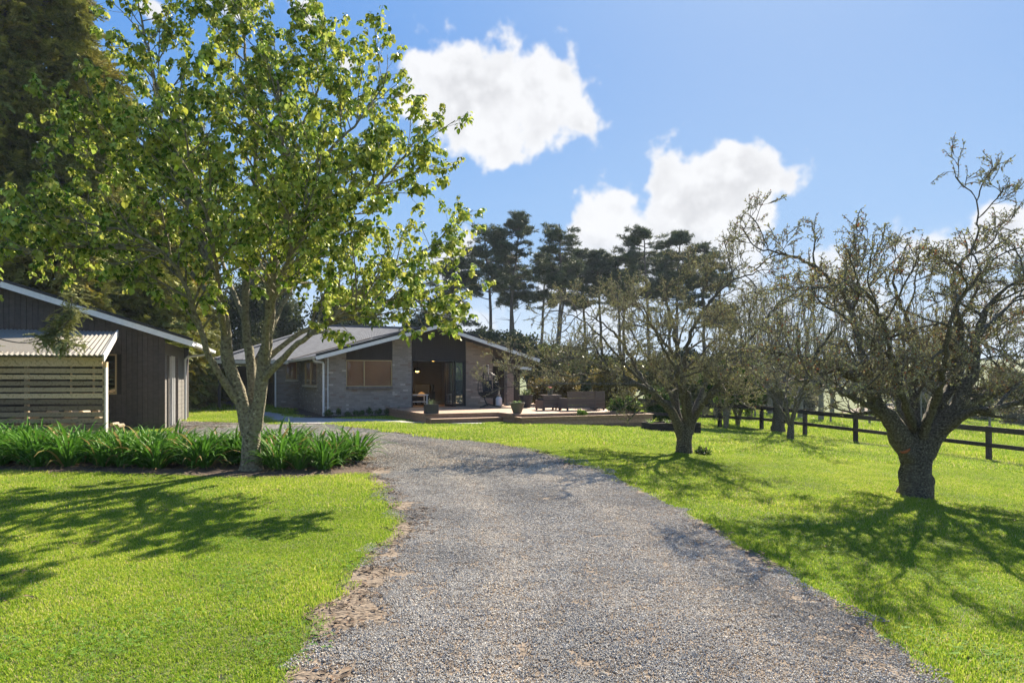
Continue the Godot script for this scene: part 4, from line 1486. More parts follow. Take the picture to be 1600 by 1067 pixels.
func background_plants() -> void:
	var dark := []
	var olive := []
	var pale := []
	var gold := []
	var green := []
	var tiny := []
	for k in 3:
		dark.append(leaf_ball(1200 + k, 60, 0.75, 0.3, Color(.04, .058, .024), Color(.09, .115, .045)))
		olive.append(leaf_ball(1210 + k, 60, 0.7, 0.24, Color(.06, .075, .025), Color(.13, .14, .05)))
		pale.append(leaf_ball(1220 + k, 46, 0.6, 0.2, Color(.13, .13, .08), Color(.22, .2, .13)))
		gold.append(leaf_ball(1230 + k, 60, 0.3, 0.12, Color(.15, .13, .04), Color(.24, .2, .07)))
		green.append(leaf_ball(1240 + k, 60, 0.26, 0.13, Color(.04, .09, .016), Color(.1, .16, .03)))
	for k in 3:
		tiny.append(leaf_ball(1250 + k, 26, 0.09, 0.06, Color(.05, .1, .02), Color(.13, .2, .04)))
	# the dark belt below the pines: [x, z, height, radius, words]
	var belt := [[-7.5, -62, 7.5, 3.6, "dark evergreen directly behind the brick house ridge"], [-2.5, -64, 6.2, 3.4, "dark evergreen beneath the leftmost pine trunk"], [1.5, -60, 5.6, 3.0, "dark evergreen beyond the right end of the house roof"], [5.5, -63, 4.8, 2.8, "dark evergreen between the verandah and the apple tree"],
		[9.8, -61, 4.4, 3.0, "dark rounded evergreen left of the pale-roofed hut"], [21.5, -66, 6.0, 3.0, "dark evergreen under the rightmost pines"], [-14.5, -60, 9.0, 4.0, "dark evergreen behind the rear wing roof"], [-21.5, -58, 9.5, 4.2, "dark evergreen left of the rear wing"], [-27, -55, 11.0, 4.5, "dark evergreen behind the porch gap"], [16.5, -64, 5.4, 3.0, "dark evergreen right of the pale-roofed hut"]]
	for k in belt.size():
		bushy("evergreen_tree", belt[k][4], "tree", on(belt[k][0], belt[k][1]), belt[k][2], belt[k][3], .8, dark, 420, 1300 + k, "dark evergreens below the pines")
	var shrubs := [[2.2, -42, 3.6, 2.2, olive, "olive shrub beyond the verandah post"], [5.8, -43, 3.0, 2.4, olive, "spreading olive shrub behind the outdoor sofas"], [9.6, -42, 3.2, 2.2, olive, "olive shrub behind the mid-sized apple tree trunk"], [12.4, -44, 3.4, 2.2, pale, "pale brown shrub beyond the fence corner"],
		[-20.5, -54, 5.5, 2.8, olive, "olive tree-shrub behind the back paddock fence"], [-25.0, -56, 6.0, 3.0, olive, "larger olive tree-shrub at the left of the back fence"]]
	for k in shrubs.size():
		bushy("shrub", shrubs[k][5], "shrub", on(shrubs[k][0], shrubs[k][1]), shrubs[k][2], shrubs[k][3], .2, shrubs[k][4], 300, 1400 + k)
	# the valley side right of the fence
	rng.seed = 1500
	for k in 30:
		var az := lerpf(0.37, 0.9, (k + rr(0, 1)) / 30.0)
		var r := rr(66.0, 130.0)
		if k % 3 == 0:
			r = rr(50.0, 62.0)
		if absf(az - 0.5) < 0.05 and r < 110.0:
			r = rr(115.0, 150.0)
		var p := on(az * r, -r)
		var h := rr(2.2, 5.0) if r > 64.0 else rr(1.2, 2.2)
		bushy("hillside_bush", "pale olive bush on the valley side beyond the paddock, %s from the left" % nth(k), "bush", p, h, h * rr(.6, .9), .2, pale if k % 2 else olive, 150 if r > 64.0 else 110, 1520 + k, "bushes on the valley side")
	rng.seed = 1600
	for k in 12:
		var az := lerpf(0.33, 0.66, (k + rr(0, .8)) / 12.0)
		var r := rr(44.0, 60.0)
		if absf(az - 0.5) < 0.04:
			r = 62.0
		bare_tree("tall bare winter tree behind the fence, %s from the left" % nth(k), on(az * r, -r), rr(8.0, 11.0) * r / 52.0 * 0.95, 2.0, 9, 1620 + k, "bare trees beyond the fence")
	# behind the camera: what the glazed door mirrors
	for k in 4:
		bushy("broadleaf_tree", "green broadleaf tree outside the frame on the right, %s mirrored in the glass door" % ["nearest", "second", "third", "farthest"][k], "tree", on([31.0, 36.0, 40.0, 46.0][k], [7.0, 3.0, 12.0, 8.0][k]), [6.5, 7.5, 6.0, 8.0][k], 3.2, 1.4, olive, 420, 1680 + k, "", Color(1.4, 1.7, 1.2))
	# by the deck and the fence
	bushy("citrus_tree", "dark round-headed citrus tree in the mulch before the fence", "tree", on(9.1, -29.0), 2.75, 1.15, .75, green, 420, 1701, "", Color(.6, .7, .7))
	bushy("shrub", "glossy green shrub at the right end of the deck", "shrub", on(6.4, -29.0), 1.6, .9, .1, green, 260, 1702)
	bushy("shrub", "low feathery green shrub spilling over the planter end", "shrub", hw(10.4, .2, 7.0), .55, .5, .05, green, 90, 1703, "", Color(1.4, 1.2, 1.6))
	bushy("shrub", "golden brown shrub behind the deck pots", "shrub", hw(12.2, -.1, 3.2), 2.3, 1.2, .2, gold, 260, 1704)
	bushy("shrub", "reddish olive shrub left of the golden one", "shrub", hw(10.6, -.1, 0.6), 2.0, 1.3, .2, gold, 240, 1705, "", Color(.8, .75, .8))
	bushy("garden_plant", "bright green leafy plant growing in the deck planter", "plant", hw(8.1, .16, 7.62), .3, .16, .03, tiny, 60, 1706, "", Color(1.5, 1.5, 1.3))
	bushy("shrub", "yellow-green leafy shrub behind the citrus tree", "shrub", on(10.6, -32.0), 3.2, 1.2, .5, green, 220, 1707, "", Color(1.6, 1.4, 1.4))
	# small plants along the foot of the house
	rng.seed = 1720
	for k in 11:
		var u := 0.5 + 2.0 * k * 0.16 + rr(-.1, .1)
		var w := rr(.35, .75)
		bushy("bedding_plant", "small low plant in the dark house bed, %s from the left" % nth(k), "plant", hw(u - .6, .05, w), rr(.14, .34), rr(.1, .16), .02, tiny, 16, 1730 + k, "small plants at the foot of the house", Color(.9, .8, 1.2))
	bushy("ground_cover", "small dark leafy tuft at the foot of the mid-sized apple tree", "plant", on(4.75, -16.9), .12, .2, .01, tiny, 22, 1760, "", Color(.5, .55, .7))


# ---------------------------------------------------------------- buildings
func bricks(parent: Node, t: Transform3D, x0: float, x1: float, y0: float, top: Callable, holes: Array) -> void:
	# courses of single bricks standing 5 mm proud of the mortar; one mesh, since each is about 5 pixels long
	var g := Geo.new()
	var j := 0
	var y := y0
	while y < 4.6:
		var x := x0 - (0.12 if j % 2 else 0.0)
		while x < x1:
			var a := maxf(x, x0)
			var b := minf(x + 0.23, x1)
			x += 0.24
			if b - a < 0.03:
				continue
			var mid := (a + b) * 0.5
			if y + 0.08 > top.call(mid):
				continue
			var blocked := false
			for h in holes:
				if a < h[1] - 0.01 and b > h[0] + 0.01 and y < h[3] - 0.02 and y + 0.076 > h[2] + 0.02:
					if a < h[0] - 0.03 and b > h[0]:
						b = h[0]
					elif b > h[1] + 0.03 and a < h[1]:
						a = h[1]
					else:
						blocked = true
			if blocked:
				continue
			var q := rng.randf()
			var col := Color(.29, .255, .225).lerp(Color(.38, .34, .3), q)
			if rng.randf() < 0.05:
				col = Color(.54, .48, .41)
			elif rng.randf() < 0.08:
				col = Color(.3, .235, .195)
			if x0 > 6.0:   # the pier right of the doors is of a warmer brick
				col = Color(col.r * 1.2, col.g * 1.02, col.b * .88)
			g.box(t * Vector3((a + b) * .5, y + .038, .0), Vector3(b - a, .076, .012 + rr(0, .004)), col, t.basis)
		y += 0.087
		j += 1
	var o := put("bricks", g.mesh(M.brick), parent)
	o.set_meta("kind", "stuff")


func roof_sheet(parent: Node, called: String, a: Vector3, b: Vector3, d: Vector3, e: Vector3, thick: float, pitch: float, amp: float, m: Material) -> void:
	# ribbed steel: a-b is the eave, e-d the ridge; ribs run from eave to ridge
	var g := Geo.new()
	var n := int(a.distance_to(b) / pitch) * 4
	var up := (b - a).cross(e - a).normalized()
	if up.y < 0.0:
		up = -up
	for k in n:
		var f0 := float(k) / n
		var f1 := float(k + 1) / n
		var o0 := up * amp * (0.5 - 0.5 * cos(f0 * n / 4.0 * TAU))
		var o1 := up * amp * (0.5 - 0.5 * cos(f1 * n / 4.0 * TAU))
		var p0 := a.lerp(b, f0); var p1 := a.lerp(b, f1); var q0 := e.lerp(d, f0); var q1 := e.lerp(d, f1)
		var face := (p1 + o1 - p0 - o0).cross(q0 - p0).normalized()
		g.quad(p0 + o0, p1 + o1, q1 + o1, q0 + o0, Color.WHITE, face if face.dot(up) > 0.0 else -face)
		g.quad(p0 + o0, p1 + o1, p1 - up * thick, p0 - up * thick, Color.WHITE, (a - e).normalized())
	g.quad(a - up * thick, b - up * thick, d - up * thick, e - up * thick, Color.WHITE, -up)
	g.quad(a, e, e - up * thick, a - up * thick, Color.WHITE, (a - b).normalized())
	g.quad(b, d, d - up * thick, b - up * thick, Color.WHITE, (b - a).normalized())
	put(called, g.mesh(m), parent)


func window(parent: Node, at: Vector3, wide: float, high: float, turn: float, splits: Array, blind: bool, frame: Material) -> void:
	# frame, mullions, panes and a blind; at is the bottom left corner on the wall's face, looking out along +z
	var o := Node3D.new()
	o.name = "window"
	parent.add_child(o, true)
	o.position = at
	o.rotation_degrees.y = turn
	var t := 0.045
	pbox("frame", o, Vector3(wide * .5, t * .5, -.04), Vector3(wide, t, .08), frame)
	pbox("frame", o, Vector3(wide * .5, high - t * .5, -.04), Vector3(wide, t, .08), frame)
	pbox("frame", o, Vector3(t * .5, high * .5, -.04), Vector3(t, high - 2 * t, .078), frame)
	pbox("frame", o, Vector3(wide - t * .5, high * .5, -.04), Vector3(t, high - 2 * t, .078), frame)
	var edges := [t] + splits.map(func(s): return s * wide) + [wide - t]
	for s in splits:
		pbox("mullion", o, Vector3(s * wide, high * .5, -.04), Vector3(.05, high - 2 * t, .074), frame)
	for k in edges.size() - 1:
		pbox("pane", o, Vector3((edges[k] + edges[k + 1]) * .5, high * .5, -.045), Vector3(edges[k + 1] - edges[k] - .01, high - 2 * t, .004), M.glass)
	if blind:
		pbox("blind", o, Vector3(wide * .5, high * .5, -.14), Vector3(wide - .02, high - .02, .01), M.blind)


func house() -> void:
	rng.seed = 2000
	var o := thing("brick_house", "low brown brick house with grey steel roof, white bargeboards and open doors", "house", HOUSE_AT, HOUSE_TURN)
	var under := func(x: float) -> float: return 2.45 + 0.279 * minf(x + .45, 9.8 - x)
	var wall := Node3D.new()
	wall.name = "front_wall"
	o.add_child(wall)
	# backing walls behind the brick skin
	var g := Geo.new()
	g.extrude(PackedVector2Array([Vector2(0, -.2), Vector2(.9, -.2), Vector2(.9, under.call(.9)), Vector2(0, under.call(0.0))]), -.25, 0)
	g.extrude(PackedVector2Array([Vector2(.9, -.2), Vector2(2.93, -.2), Vector2(2.93, 1.2), Vector2(.9, 1.2)]), -.25, 0)
	g.extrude(PackedVector2Array([Vector2(2.93, -.2), Vector2(3.81, -.2), Vector2(3.81, under.call(3.81)), Vector2(2.93, under.call(2.93))]), -.25, 0)
	g.extrude(PackedVector2Array([Vector2(6.42, -.2), Vector2(7.78, -.2), Vector2(7.78, under.call(7.78)), Vector2(6.42, under.call(6.42))]), -.25, 0)
	g.extrude(PackedVector2Array([Vector2(3.81, -.2), Vector2(6.42, -.2), Vector2(6.42, .33), Vector2(3.81, .33)]), -.25, -.02)
	put("backing", g.mesh(M.mortar), wall)
	var face := Transform3D(Basis.IDENTITY, Vector3(0, 0, .001))
	bricks(wall, face, 0, .9, 0.02, under, [])
	bricks(wall, face, .9, 2.93, 0.02, func(_x): return 1.2, [])
	bricks(wall, face, 2.93, 3.81, 0.02, under, [])
	bricks(wall, face, 6.42, 7.78, 0.02, under, [])
	# sloping brick sill
	var sg := Geo.new()
	for k in 19:
		sg.box(Vector3(.9 + .055 + k * .107, 1.235, .03), Vector3(.097, .075, .2), Color(.25, .215, .19) * rr(.85, 1.15), Basis(Vector3.RIGHT, .2))
	put("window_sill", sg.mesh(M.brick), wall)
	# dark ribbed panels above window and doors
	var pg := Geo.new()
	pg.extrude(PackedVector2Array([Vector2(.9, 2.44), Vector2(2.93, 2.44), Vector2(2.93, under.call(2.93)), Vector2(.9, under.call(.9))]), -.2, -.06)
	pg.extrude(PackedVector2Array([Vector2(3.81, 2.48), Vector2(6.42, 2.48), Vector2(6.42, under.call(6.42)), Vector2(4.87, under.call(4.87)), Vector2(4.5, under.call(4.5)), Vector2(3.81, under.call(3.81))]), -.2, -.1)
	put("cladding_backing", pg.mesh(M.charcoal), wall)
	var q := .945
	while q < 2.9:
		pbox("batten", wall, Vector3(q, (2.44 + under.call(q)) * .5, -.048), Vector3(.045, under.call(q) - 2.44, .024), M.charcoal)
		q += .095
	q = 3.86
	while q < 6.4:
		pbox("batten", wall, Vector3(q, (2.48 + under.call(q)) * .5, -.088), Vector3(.045, under.call(q) - 2.48, .024), M.charcoal)
		q += .095
	window(wall, Vector3(.9, 1.275, -.03), 2.03, 1.165, 0, [.39], true, M.tan_frame)
	# left side wall of the front wing, and the wing behind
	var side := Node3D.new()
	side.name = "side_wall"
	o.add_child(side)
	var ts := Transform3D(Basis(Vector3.UP, -PI / 2), Vector3(-.001, 0, -7.8))   # x runs towards the front, z out to the left
	g = Geo.new()
	g.extrude(PackedVector2Array([Vector2(0, -.2), Vector2(7.55, -.2), Vector2(7.55, 1.3), Vector2(0, 1.3)]), -.25, 0, Color.WHITE, ts)
	g.extrude(PackedVector2Array([Vector2(0, 1.3), Vector2(2.1, 1.3), Vector2(2.1, 2.45), Vector2(0, 2.45)]), -.25, 0, Color.WHITE, ts)
	g.extrude(PackedVector2Array([Vector2(5.8, 1.3), Vector2(7.55, 1.3), Vector2(7.55, 2.45), Vector2(5.8, 2.45)]), -.25, 0, Color.WHITE, ts)
	g.extrude(PackedVector2Array([Vector2(0, 2.45), Vector2(7.55, 2.45), Vector2(7.55, 2.6), Vector2(0, 2.6)]), -.25, 0, Color.WHITE, ts)
	put("backing", g.mesh(M.mortar), side)
	bricks(side, ts.translated_local(Vector3(0, 0, .001)), 0, 7.8, .02, func(_x): return 2.55, [[2.1, 5.8, 1.24, 2.45]])
	window(side, Vector3(-.02, 1.3, -5.7), 3.7, 1.13, -90, [.46], true, M.tan_frame)
	pbox("window_sill", side, Vector3(-.06, 1.26, -3.85), Vector3(.18, .075, 3.74), M.cream)
	var rear := Node3D.new()
	rear.name = "rear_wall"
	o.add_child(rear)
	g = Geo.new()
	g.box(Vector3(-.575, .5, -7.93), Vector3(1.15, 2.12, .25))
	g.extrude(PackedVector2Array([Vector2(-1.15, 1.56), Vector2(-.68, 1.56), Vector2(-.68, 2.5), Vector2(-1.15, 2.5)]), -8.05, -7.8)
	g.extrude(PackedVector2Array([Vector2(-.1, 1.56), Vector2(0, 1.56), Vector2(0, 2.5), Vector2(-.1, 2.5)]), -8.05, -7.8)
	g.box(Vector3(-1.02, 1.1, -12.2), Vector3(.25, 3.2, 8.3))
	put("backing", g.mesh(M.mortar), rear)
	bricks(rear, Transform3D(Basis.IDENTITY, Vector3(0, 0, -7.799)), -1.15, 0, .02, func(_x): return 2.55, [[-.68, -.1, 1.48, 2.5]])
	bricks(rear, Transform3D(Basis(Vector3.UP, -PI / 2), Vector3(-1.151, 0, -16.3)), 0, 8.5, .02, func(_x): return 2.55, [[5.6, 6.8, 1.4, 2.4], [1.5, 3.0, 1.2, 2.4]])
	window(rear, Vector3(-.68, 1.56, -7.83), .58, .94, 0, [], true, M.tan_frame)
	window(rear, Vector3(-1.17, 1.4, -10.7), 1.2, 1.0, -90, [.5], true, M.tan_frame)
	window(rear, Vector3(-1.17, 1.2, -14.8), 1.5, 1.2, -90, [.5], true, M.tan_frame)
	pbox("window_sill", rear, Vector3(-.39, 1.51, -7.74), Vector3(.66, .07, .16), M.cream)
	# roofs
	var ly := 2.45 + .12
	var apex := 2.45 + .279 * 5.25 + .12
	roof_sheet(o, "roof", Vector3(-.5, ly, .8), Vector3(-.5, ly, -11), Vector3(4.8, apex, -11), Vector3(4.8, apex, .8), .1, .19, .02, M.roof)
	roof_sheet(o, "roof", Vector3(9.85, ly, .8), Vector3(9.85, ly, -11), Vector3(4.8, apex, -11), Vector3(4.8, apex, .8), .1, .19, .02, M.roof)
	pbox("ridge_cap", o, Vector3(4.8, apex + .02, -5.1), Vector3(.3, .05, 11.9), M.roof, Vector3(0, 0, 0))
	# hipped roof of the rear block
	roof_sheet(o, "roof", Vector3(-4.1, 2.57, -7.2), Vector3(13.5, 2.57, -7.2), Vector3(9.0, 4.9, -13.7), Vector3(2.4, 4.9, -13.7), .1, .19, .02, M.roof)
	roof_sheet(o, "roof", Vector3(-4.1, 2.57, -20.2), Vector3(13.5, 2.57, -20.2), Vector3(9.0, 4.9, -13.7), Vector3(2.4, 4.9, -13.7), .1, .19, .02, M.roof)
	roof_sheet(o, "roof", Vector3(-4.1, 2.57, -7.2), Vector3(-4.1, 2.57, -20.2), Vector3(2.4, 4.9, -13.72), Vector3(2.4, 4.9, -13.68), .1, .19, .02, M.roof)
	roof_sheet(o, "roof", Vector3(13.5, 2.57, -7.2), Vector3(13.5, 2.57, -20.2), Vector3(9.0, 4.9, -13.72), Vector3(9.0, 4.9, -13.68), .1, .19, .02, M.roof)
	pbox("ridge_cap", o, Vector3(5.7, 4.93, -13.7), Vector3(6.7, .06, .3), M.roof)
	bar("ridge_cap", o, Vector3(-4.1, 2.62, -7.2), Vector3(2.4, 4.94, -13.7), .26, .05, M.roof)
	bar("valley_flashing", o, Vector3(-.45, 2.63, -7.3), Vector3(4.6, 4.06, -11.3), .22, .03, M.charcoal)
	# soffit of the front overhang, bargeboards with dark cappings
	for s in [[-.5, 4.8], [9.85, 4.8]]:
		var a := Vector3(s[0], ly - .1, .84); var b := Vector3(s[1], apex - .1, .84)
		bar("bargeboard", o, a, b, .04, .15, M.white)
		bar("barge_capping", o, a + Vector3(0, .135, -.01), b + Vector3(0, .135, -.01), .07, .1, M.black)
	bar("fascia", o, Vector3(-4.12, 2.46, -7.15), Vector3(-.62, 2.46, -7.15), .04, .17, M.cream)
	bar("rafter", o, Vector3(7.8, 2.5, .3), Vector3(9.7, 2.36, .3), .06, .2, M.fence_wood[1])
	# gutters and downpipes
	pbox("gutter", o, Vector3(-.56, 2.5, -3.2), Vector3(.11, .11, 7.9), M.cream)
	pbox("gutter", o, Vector3(-4.17, 2.5, -13.7), Vector3(.11, .11, 13.0), M.cream)
	var dg := Geo.new()
	dg.tube([Vector3(-.56, 2.44, .45), Vector3(-.5, 2.36, .4), Vector3(-.12, 2.32, .12), Vector3(-.07, 2.24, .08), Vector3(-.07, .05, .08)], [.045, .045, .045, .045, .045], 8)
	put("downpipe", dg.mesh(M.white), o)
	dg = Geo.new()
	dg.tube([Vector3(.12, 2.5, .05), Vector3(.12, .05, .05)], [.025, .025], 6)
	put("downpipe", dg.mesh(M.white), o)
	dg = Geo.new()
	dg.tube([Vector3(-1.3, 2.44, -7.3), Vector3(-1.24, 2.3, -7.7), Vector3(-1.2, 2.2, -7.72), Vector3(-1.2, .05, -7.72)], [.045, .045, .045, .045], 8)
	put("downpipe", dg.mesh(M.white), o)
	# the room behind the open doors
	var room := Node3D.new()
	room.name = "living_room"
	o.add_child(room)
	pbox("floor", room, Vector3(3.9, .28, -3.4), Vector3(7.3, .1, 6.2), M.floor)
	pbox("ceiling", room, Vector3(3.9, 2.53, -3.35), Vector3(7.3, .08, 6.1), M.room)
	pbox("back_wall", room, Vector3(3.9, 1.4, -6.55), Vector3(7.4, 2.4, .1), M.room)
	pbox("inner_wall", room, Vector3(3.7, 1.4, -.29), Vector3(.12, 2.2, .06), M.room)
	pbox("inner_wall", room, Vector3(4.45, 1.4, -4.6), Vector3(.12, 2.2, 3.6), M.room)
	pbox("side_lining", room, Vector3(7.62, 1.4, -3.4), Vector3(.3, 2.4, 6.2), M.room)
	# doors: dark frame, two folded leaves and one glazed leaf
	var doors := Node3D.new()
	doors.name = "folding_doors"
	o.add_child(doors)
	pbox("door_frame", doors, Vector3(5.115, 2.45, -.1), Vector3(2.61, .06, .14), M.black)
	pbox("door_frame", doors, Vector3(3.84, 1.38, -.1), Vector3(.06, 2.08, .14), M.black)
	pbox("door_frame", doors, Vector3(6.39, 1.38, -.1), Vector3(.06, 2.08, .14), M.black)
	pbox("door_sill", doors, Vector3(5.115, .345, -.1), Vector3(2.61, .03, .16), M.black)
	for k in 2:
		var leaf := Node3D.new()
		leaf.name = "door_leaf"
		doors.add_child(leaf, true)
		leaf.position = Vector3(5.42 + k * .1, .37, -.06)
		leaf.rotation_degrees.y = -82.0
		for part in [[Vector3(.4, .04, 0), Vector3(.8, .08, .04)], [Vector3(.4, 2.0, 0), Vector3(.8, .08, .04)], [Vector3(.04, 1.02, 0), Vector3(.08, 1.88, .04)], [Vector3(.76, 1.02, 0), Vector3(.08, 1.88, .04)]]:
			pbox("stile", leaf, part[0], part[1], M.black)
		pbox("pane", leaf, Vector3(.4, 1.02, 0), Vector3(.64, 1.88, .006), M.glass)
	var gl := Node3D.new()
	gl.name = "glazed_leaf"
	doors.add_child(gl)
	gl.position = Vector3(5.6, .37, -.1)
	for part in [[Vector3(.38, .05, 0), Vector3(.76, .1, .05)], [Vector3(.38, 2.02, 0), Vector3(.76, .08, .05)], [Vector3(.04, 1.04, 0), Vector3(.08, 1.88, .05)], [Vector3(.72, 1.04, 0), Vector3(.08, 1.88, .05)]]:
		pbox("stile", gl, part[0], part[1], M.black)
	pbox("pane", gl, Vector3(.38, 1.04, 0), Vector3(.6, 1.88, .006), M.tinted_glass)
	# verandah pillar, beam and the low wing behind it
	var ver := Node3D.new()
	ver.name = "verandah"
	o.add_child(ver)
	g = Geo.new()
	g.box(Vector3(8.62, 1.3, .0), Vector3(.34, 2.2, .34))
	put("pillar", g.mesh(M.mortar), ver)
	bricks(ver, Transform3D(Basis.IDENTITY, Vector3(0, 0, .171)), 8.45, 8.79, .36, func(_x): return 2.42, [])
	bricks(ver, Transform3D(Basis(Vector3.UP, -PI / 2), Vector3(8.449, 0, -.17)), 0, .34, .36, func(_x): return 2.42, [])
	pbox("beam", ver, Vector3(8.7, 2.47, .0), Vector3(1.9, .14, .2), M.fence_wood[1])
	pbox("dark_wall", ver, Vector3(9.4, 1.35, -3.2), Vector3(2.6, 2.1, .15), M.charcoal)
	for k in 16:
		pbox("batten", ver, Vector3(8.2 + k * .16, 1.35, -3.11), Vector3(.05, 2.05, .03), M.charcoal)
	pbox("end_wall", ver, Vector3(7.79, 1.3, -3.3), Vector3(.1, 2.3, 6.0), M.mortar)
	roof_sheet(ver, "low_roof", Vector3(11.0, 2.18, -2.4), Vector3(11.0, 2.18, -8), Vector3(8.0, 2.48, -8), Vector3(8.0, 2.48, -2.4), .06, .19, .02, M.roof)
	bar("bargeboard", ver, Vector3(11.0, 2.12, -2.36), Vector3(8.0, 2.42, -2.36), .04, .14, M.white)
	# porch at the far left end
	var po := Node3D.new()
	po.name = "porch"
	o.add_child(po)
	for k in 2:
		pbox("post", po, Vector3(-3.9, 1.15, -7.45 - k * 6.0), Vector3(.14, 2.5, .14), M.fence_wood[1])
	pbox("porch_wall", po, Vector3(-2.6, 1.15, -17.3), Vector3(2.9, 2.5, .15), M.mortar)
	indoors()
	deck()


func indoors() -> void:
	# what can be made out through the open doors
	var table := thing("side_table", "pale two-tier side table just inside the open doors", "table", hw(4.35, .35, -.95), HOUSE_TURN)
	pbox("tabletop", table, Vector3(0, .52, 0), Vector3(.95, .05, .5), M.white)
	pbox("shelf", table, Vector3(0, .2, 0), Vector3(.88, .03, .44), M.white)
	for x in [-.42, .42]:
		for z in [-.2, .2]:
			pbox("leg", table, Vector3(x, .25, z), Vector3(.05, .5, .05), M.white)
	var lamp := thing("pendant_lamp", "lit dome pendant lamp hanging in the living room", "lamp", hw(4.75, 1.98, -2.2), HOUSE_TURN)
	var g := Geo.new()
	g.lathe([Vector2(.21, 0), Vector2(.2, .06), Vector2(.14, .13), Vector2(.04, .17), Vector2(.02, .2)], 18)
	put("shade", g.mesh(M.black), lamp)
	g = Geo.new()
	g.tube([Vector3(0, .2, 0), Vector3(0, .52, 0)], [.008, .008], 5)
	put("cord", g.mesh(M.black), lamp)
	var glow := mat(.9, .75, .4, .5)
	glow.emission_enabled = true
	glow.emission = Color(1.0, .78, .4)
	glow.emission_energy_multiplier = 3.0
	var bulb := SphereMesh.new()
	bulb.radius = .09
	bulb.height = .12
	bulb.material = glow
	put("bulb", bulb, lamp).position = Vector3(0, .0, 0)
	var l := OmniLight3D.new()
	l.name = "bulb_light"
	l.light_color = Color(1.0, .8, .5)
	l.light_energy = 0.35
	l.light_size = .05
	l.omni_range = 8.0
	l.omni_attenuation = 2.0
	l.shadow_enabled = true
	lamp.add_child(l)
	l.position = Vector3(0, .0, 0)
	var spot := thing("ceiling_lamp", "small lit downlight in the ceiling inside the doors", "lamp", hw(5.35, 2.47, -1.6), HOUSE_TURN)
	g = Geo.new()
	g.lathe([Vector2(.001, -.02), Vector2(.05, -.02), Vector2(.06, 0), Vector2(.06, .02)], 14)
	var gm := glow.duplicate()
	gm.emission_energy_multiplier = 4.0
	put("lamp_face", g.mesh(gm), spot)
	var sl := SpotLight3D.new()
	sl.name = "downlight"
	sl.light_color = Color(1.0, .8, .55)
	sl.light_energy = 0.5
	sl.spot_range = 6.0
	sl.spot_angle = 45.0
	sl.light_size = .05
	sl.shadow_enabled = true
	spot.add_child(sl)
	sl.position = Vector3(0, -.05, 0)
	sl.rotation_degrees.x = -90
	for k in 2:
		var c := thing("armchair", ["dark armchair with a tan cushion inside the doors", "second dark armchair, behind the one with the tan cushion"][k], "chair", hw([5.0, 5.5][k], .33, [-2.4, -3.6][k]), HOUSE_TURN - 30.0 - 20.0 * k)
		g = Geo.new()
		g.box(Vector3(0, .33, 0), Vector3(.75, .2, .72))
		put("seat", g.mesh(M.cloth), c)
		pbox("backrest", c, Vector3(0, .66, -.32), Vector3(.75, .66, .14), M.cloth, Vector3(-10, 0, 0))
		for s in [-.42, .42]:
			pbox("armrest", c, Vector3(s, .42, 0), Vector3(.1, .42, .74), M.cloth)
		for x in [-.3, .3]:
			for z in [-.28, .28]:
				pbox("leg", c, Vector3(x, .115, z), Vector3(.05, .23, .05), M.black)
	var cu := thing("cushion", "tan cushion propped in the dark armchair", "cushion", hw(5.0, .78, -2.35), HOUSE_TURN - 30.0)
	g = Geo.new()
	g.lathe([Vector2(.001, -.07), Vector2(.12, -.06), Vector2(.2, 0), Vector2(.12, .06), Vector2(.001, .07)], 12)
	var cm := put("cover", g.mesh(M.tan_cloth), cu)
	cm.rotation_degrees.x = 75


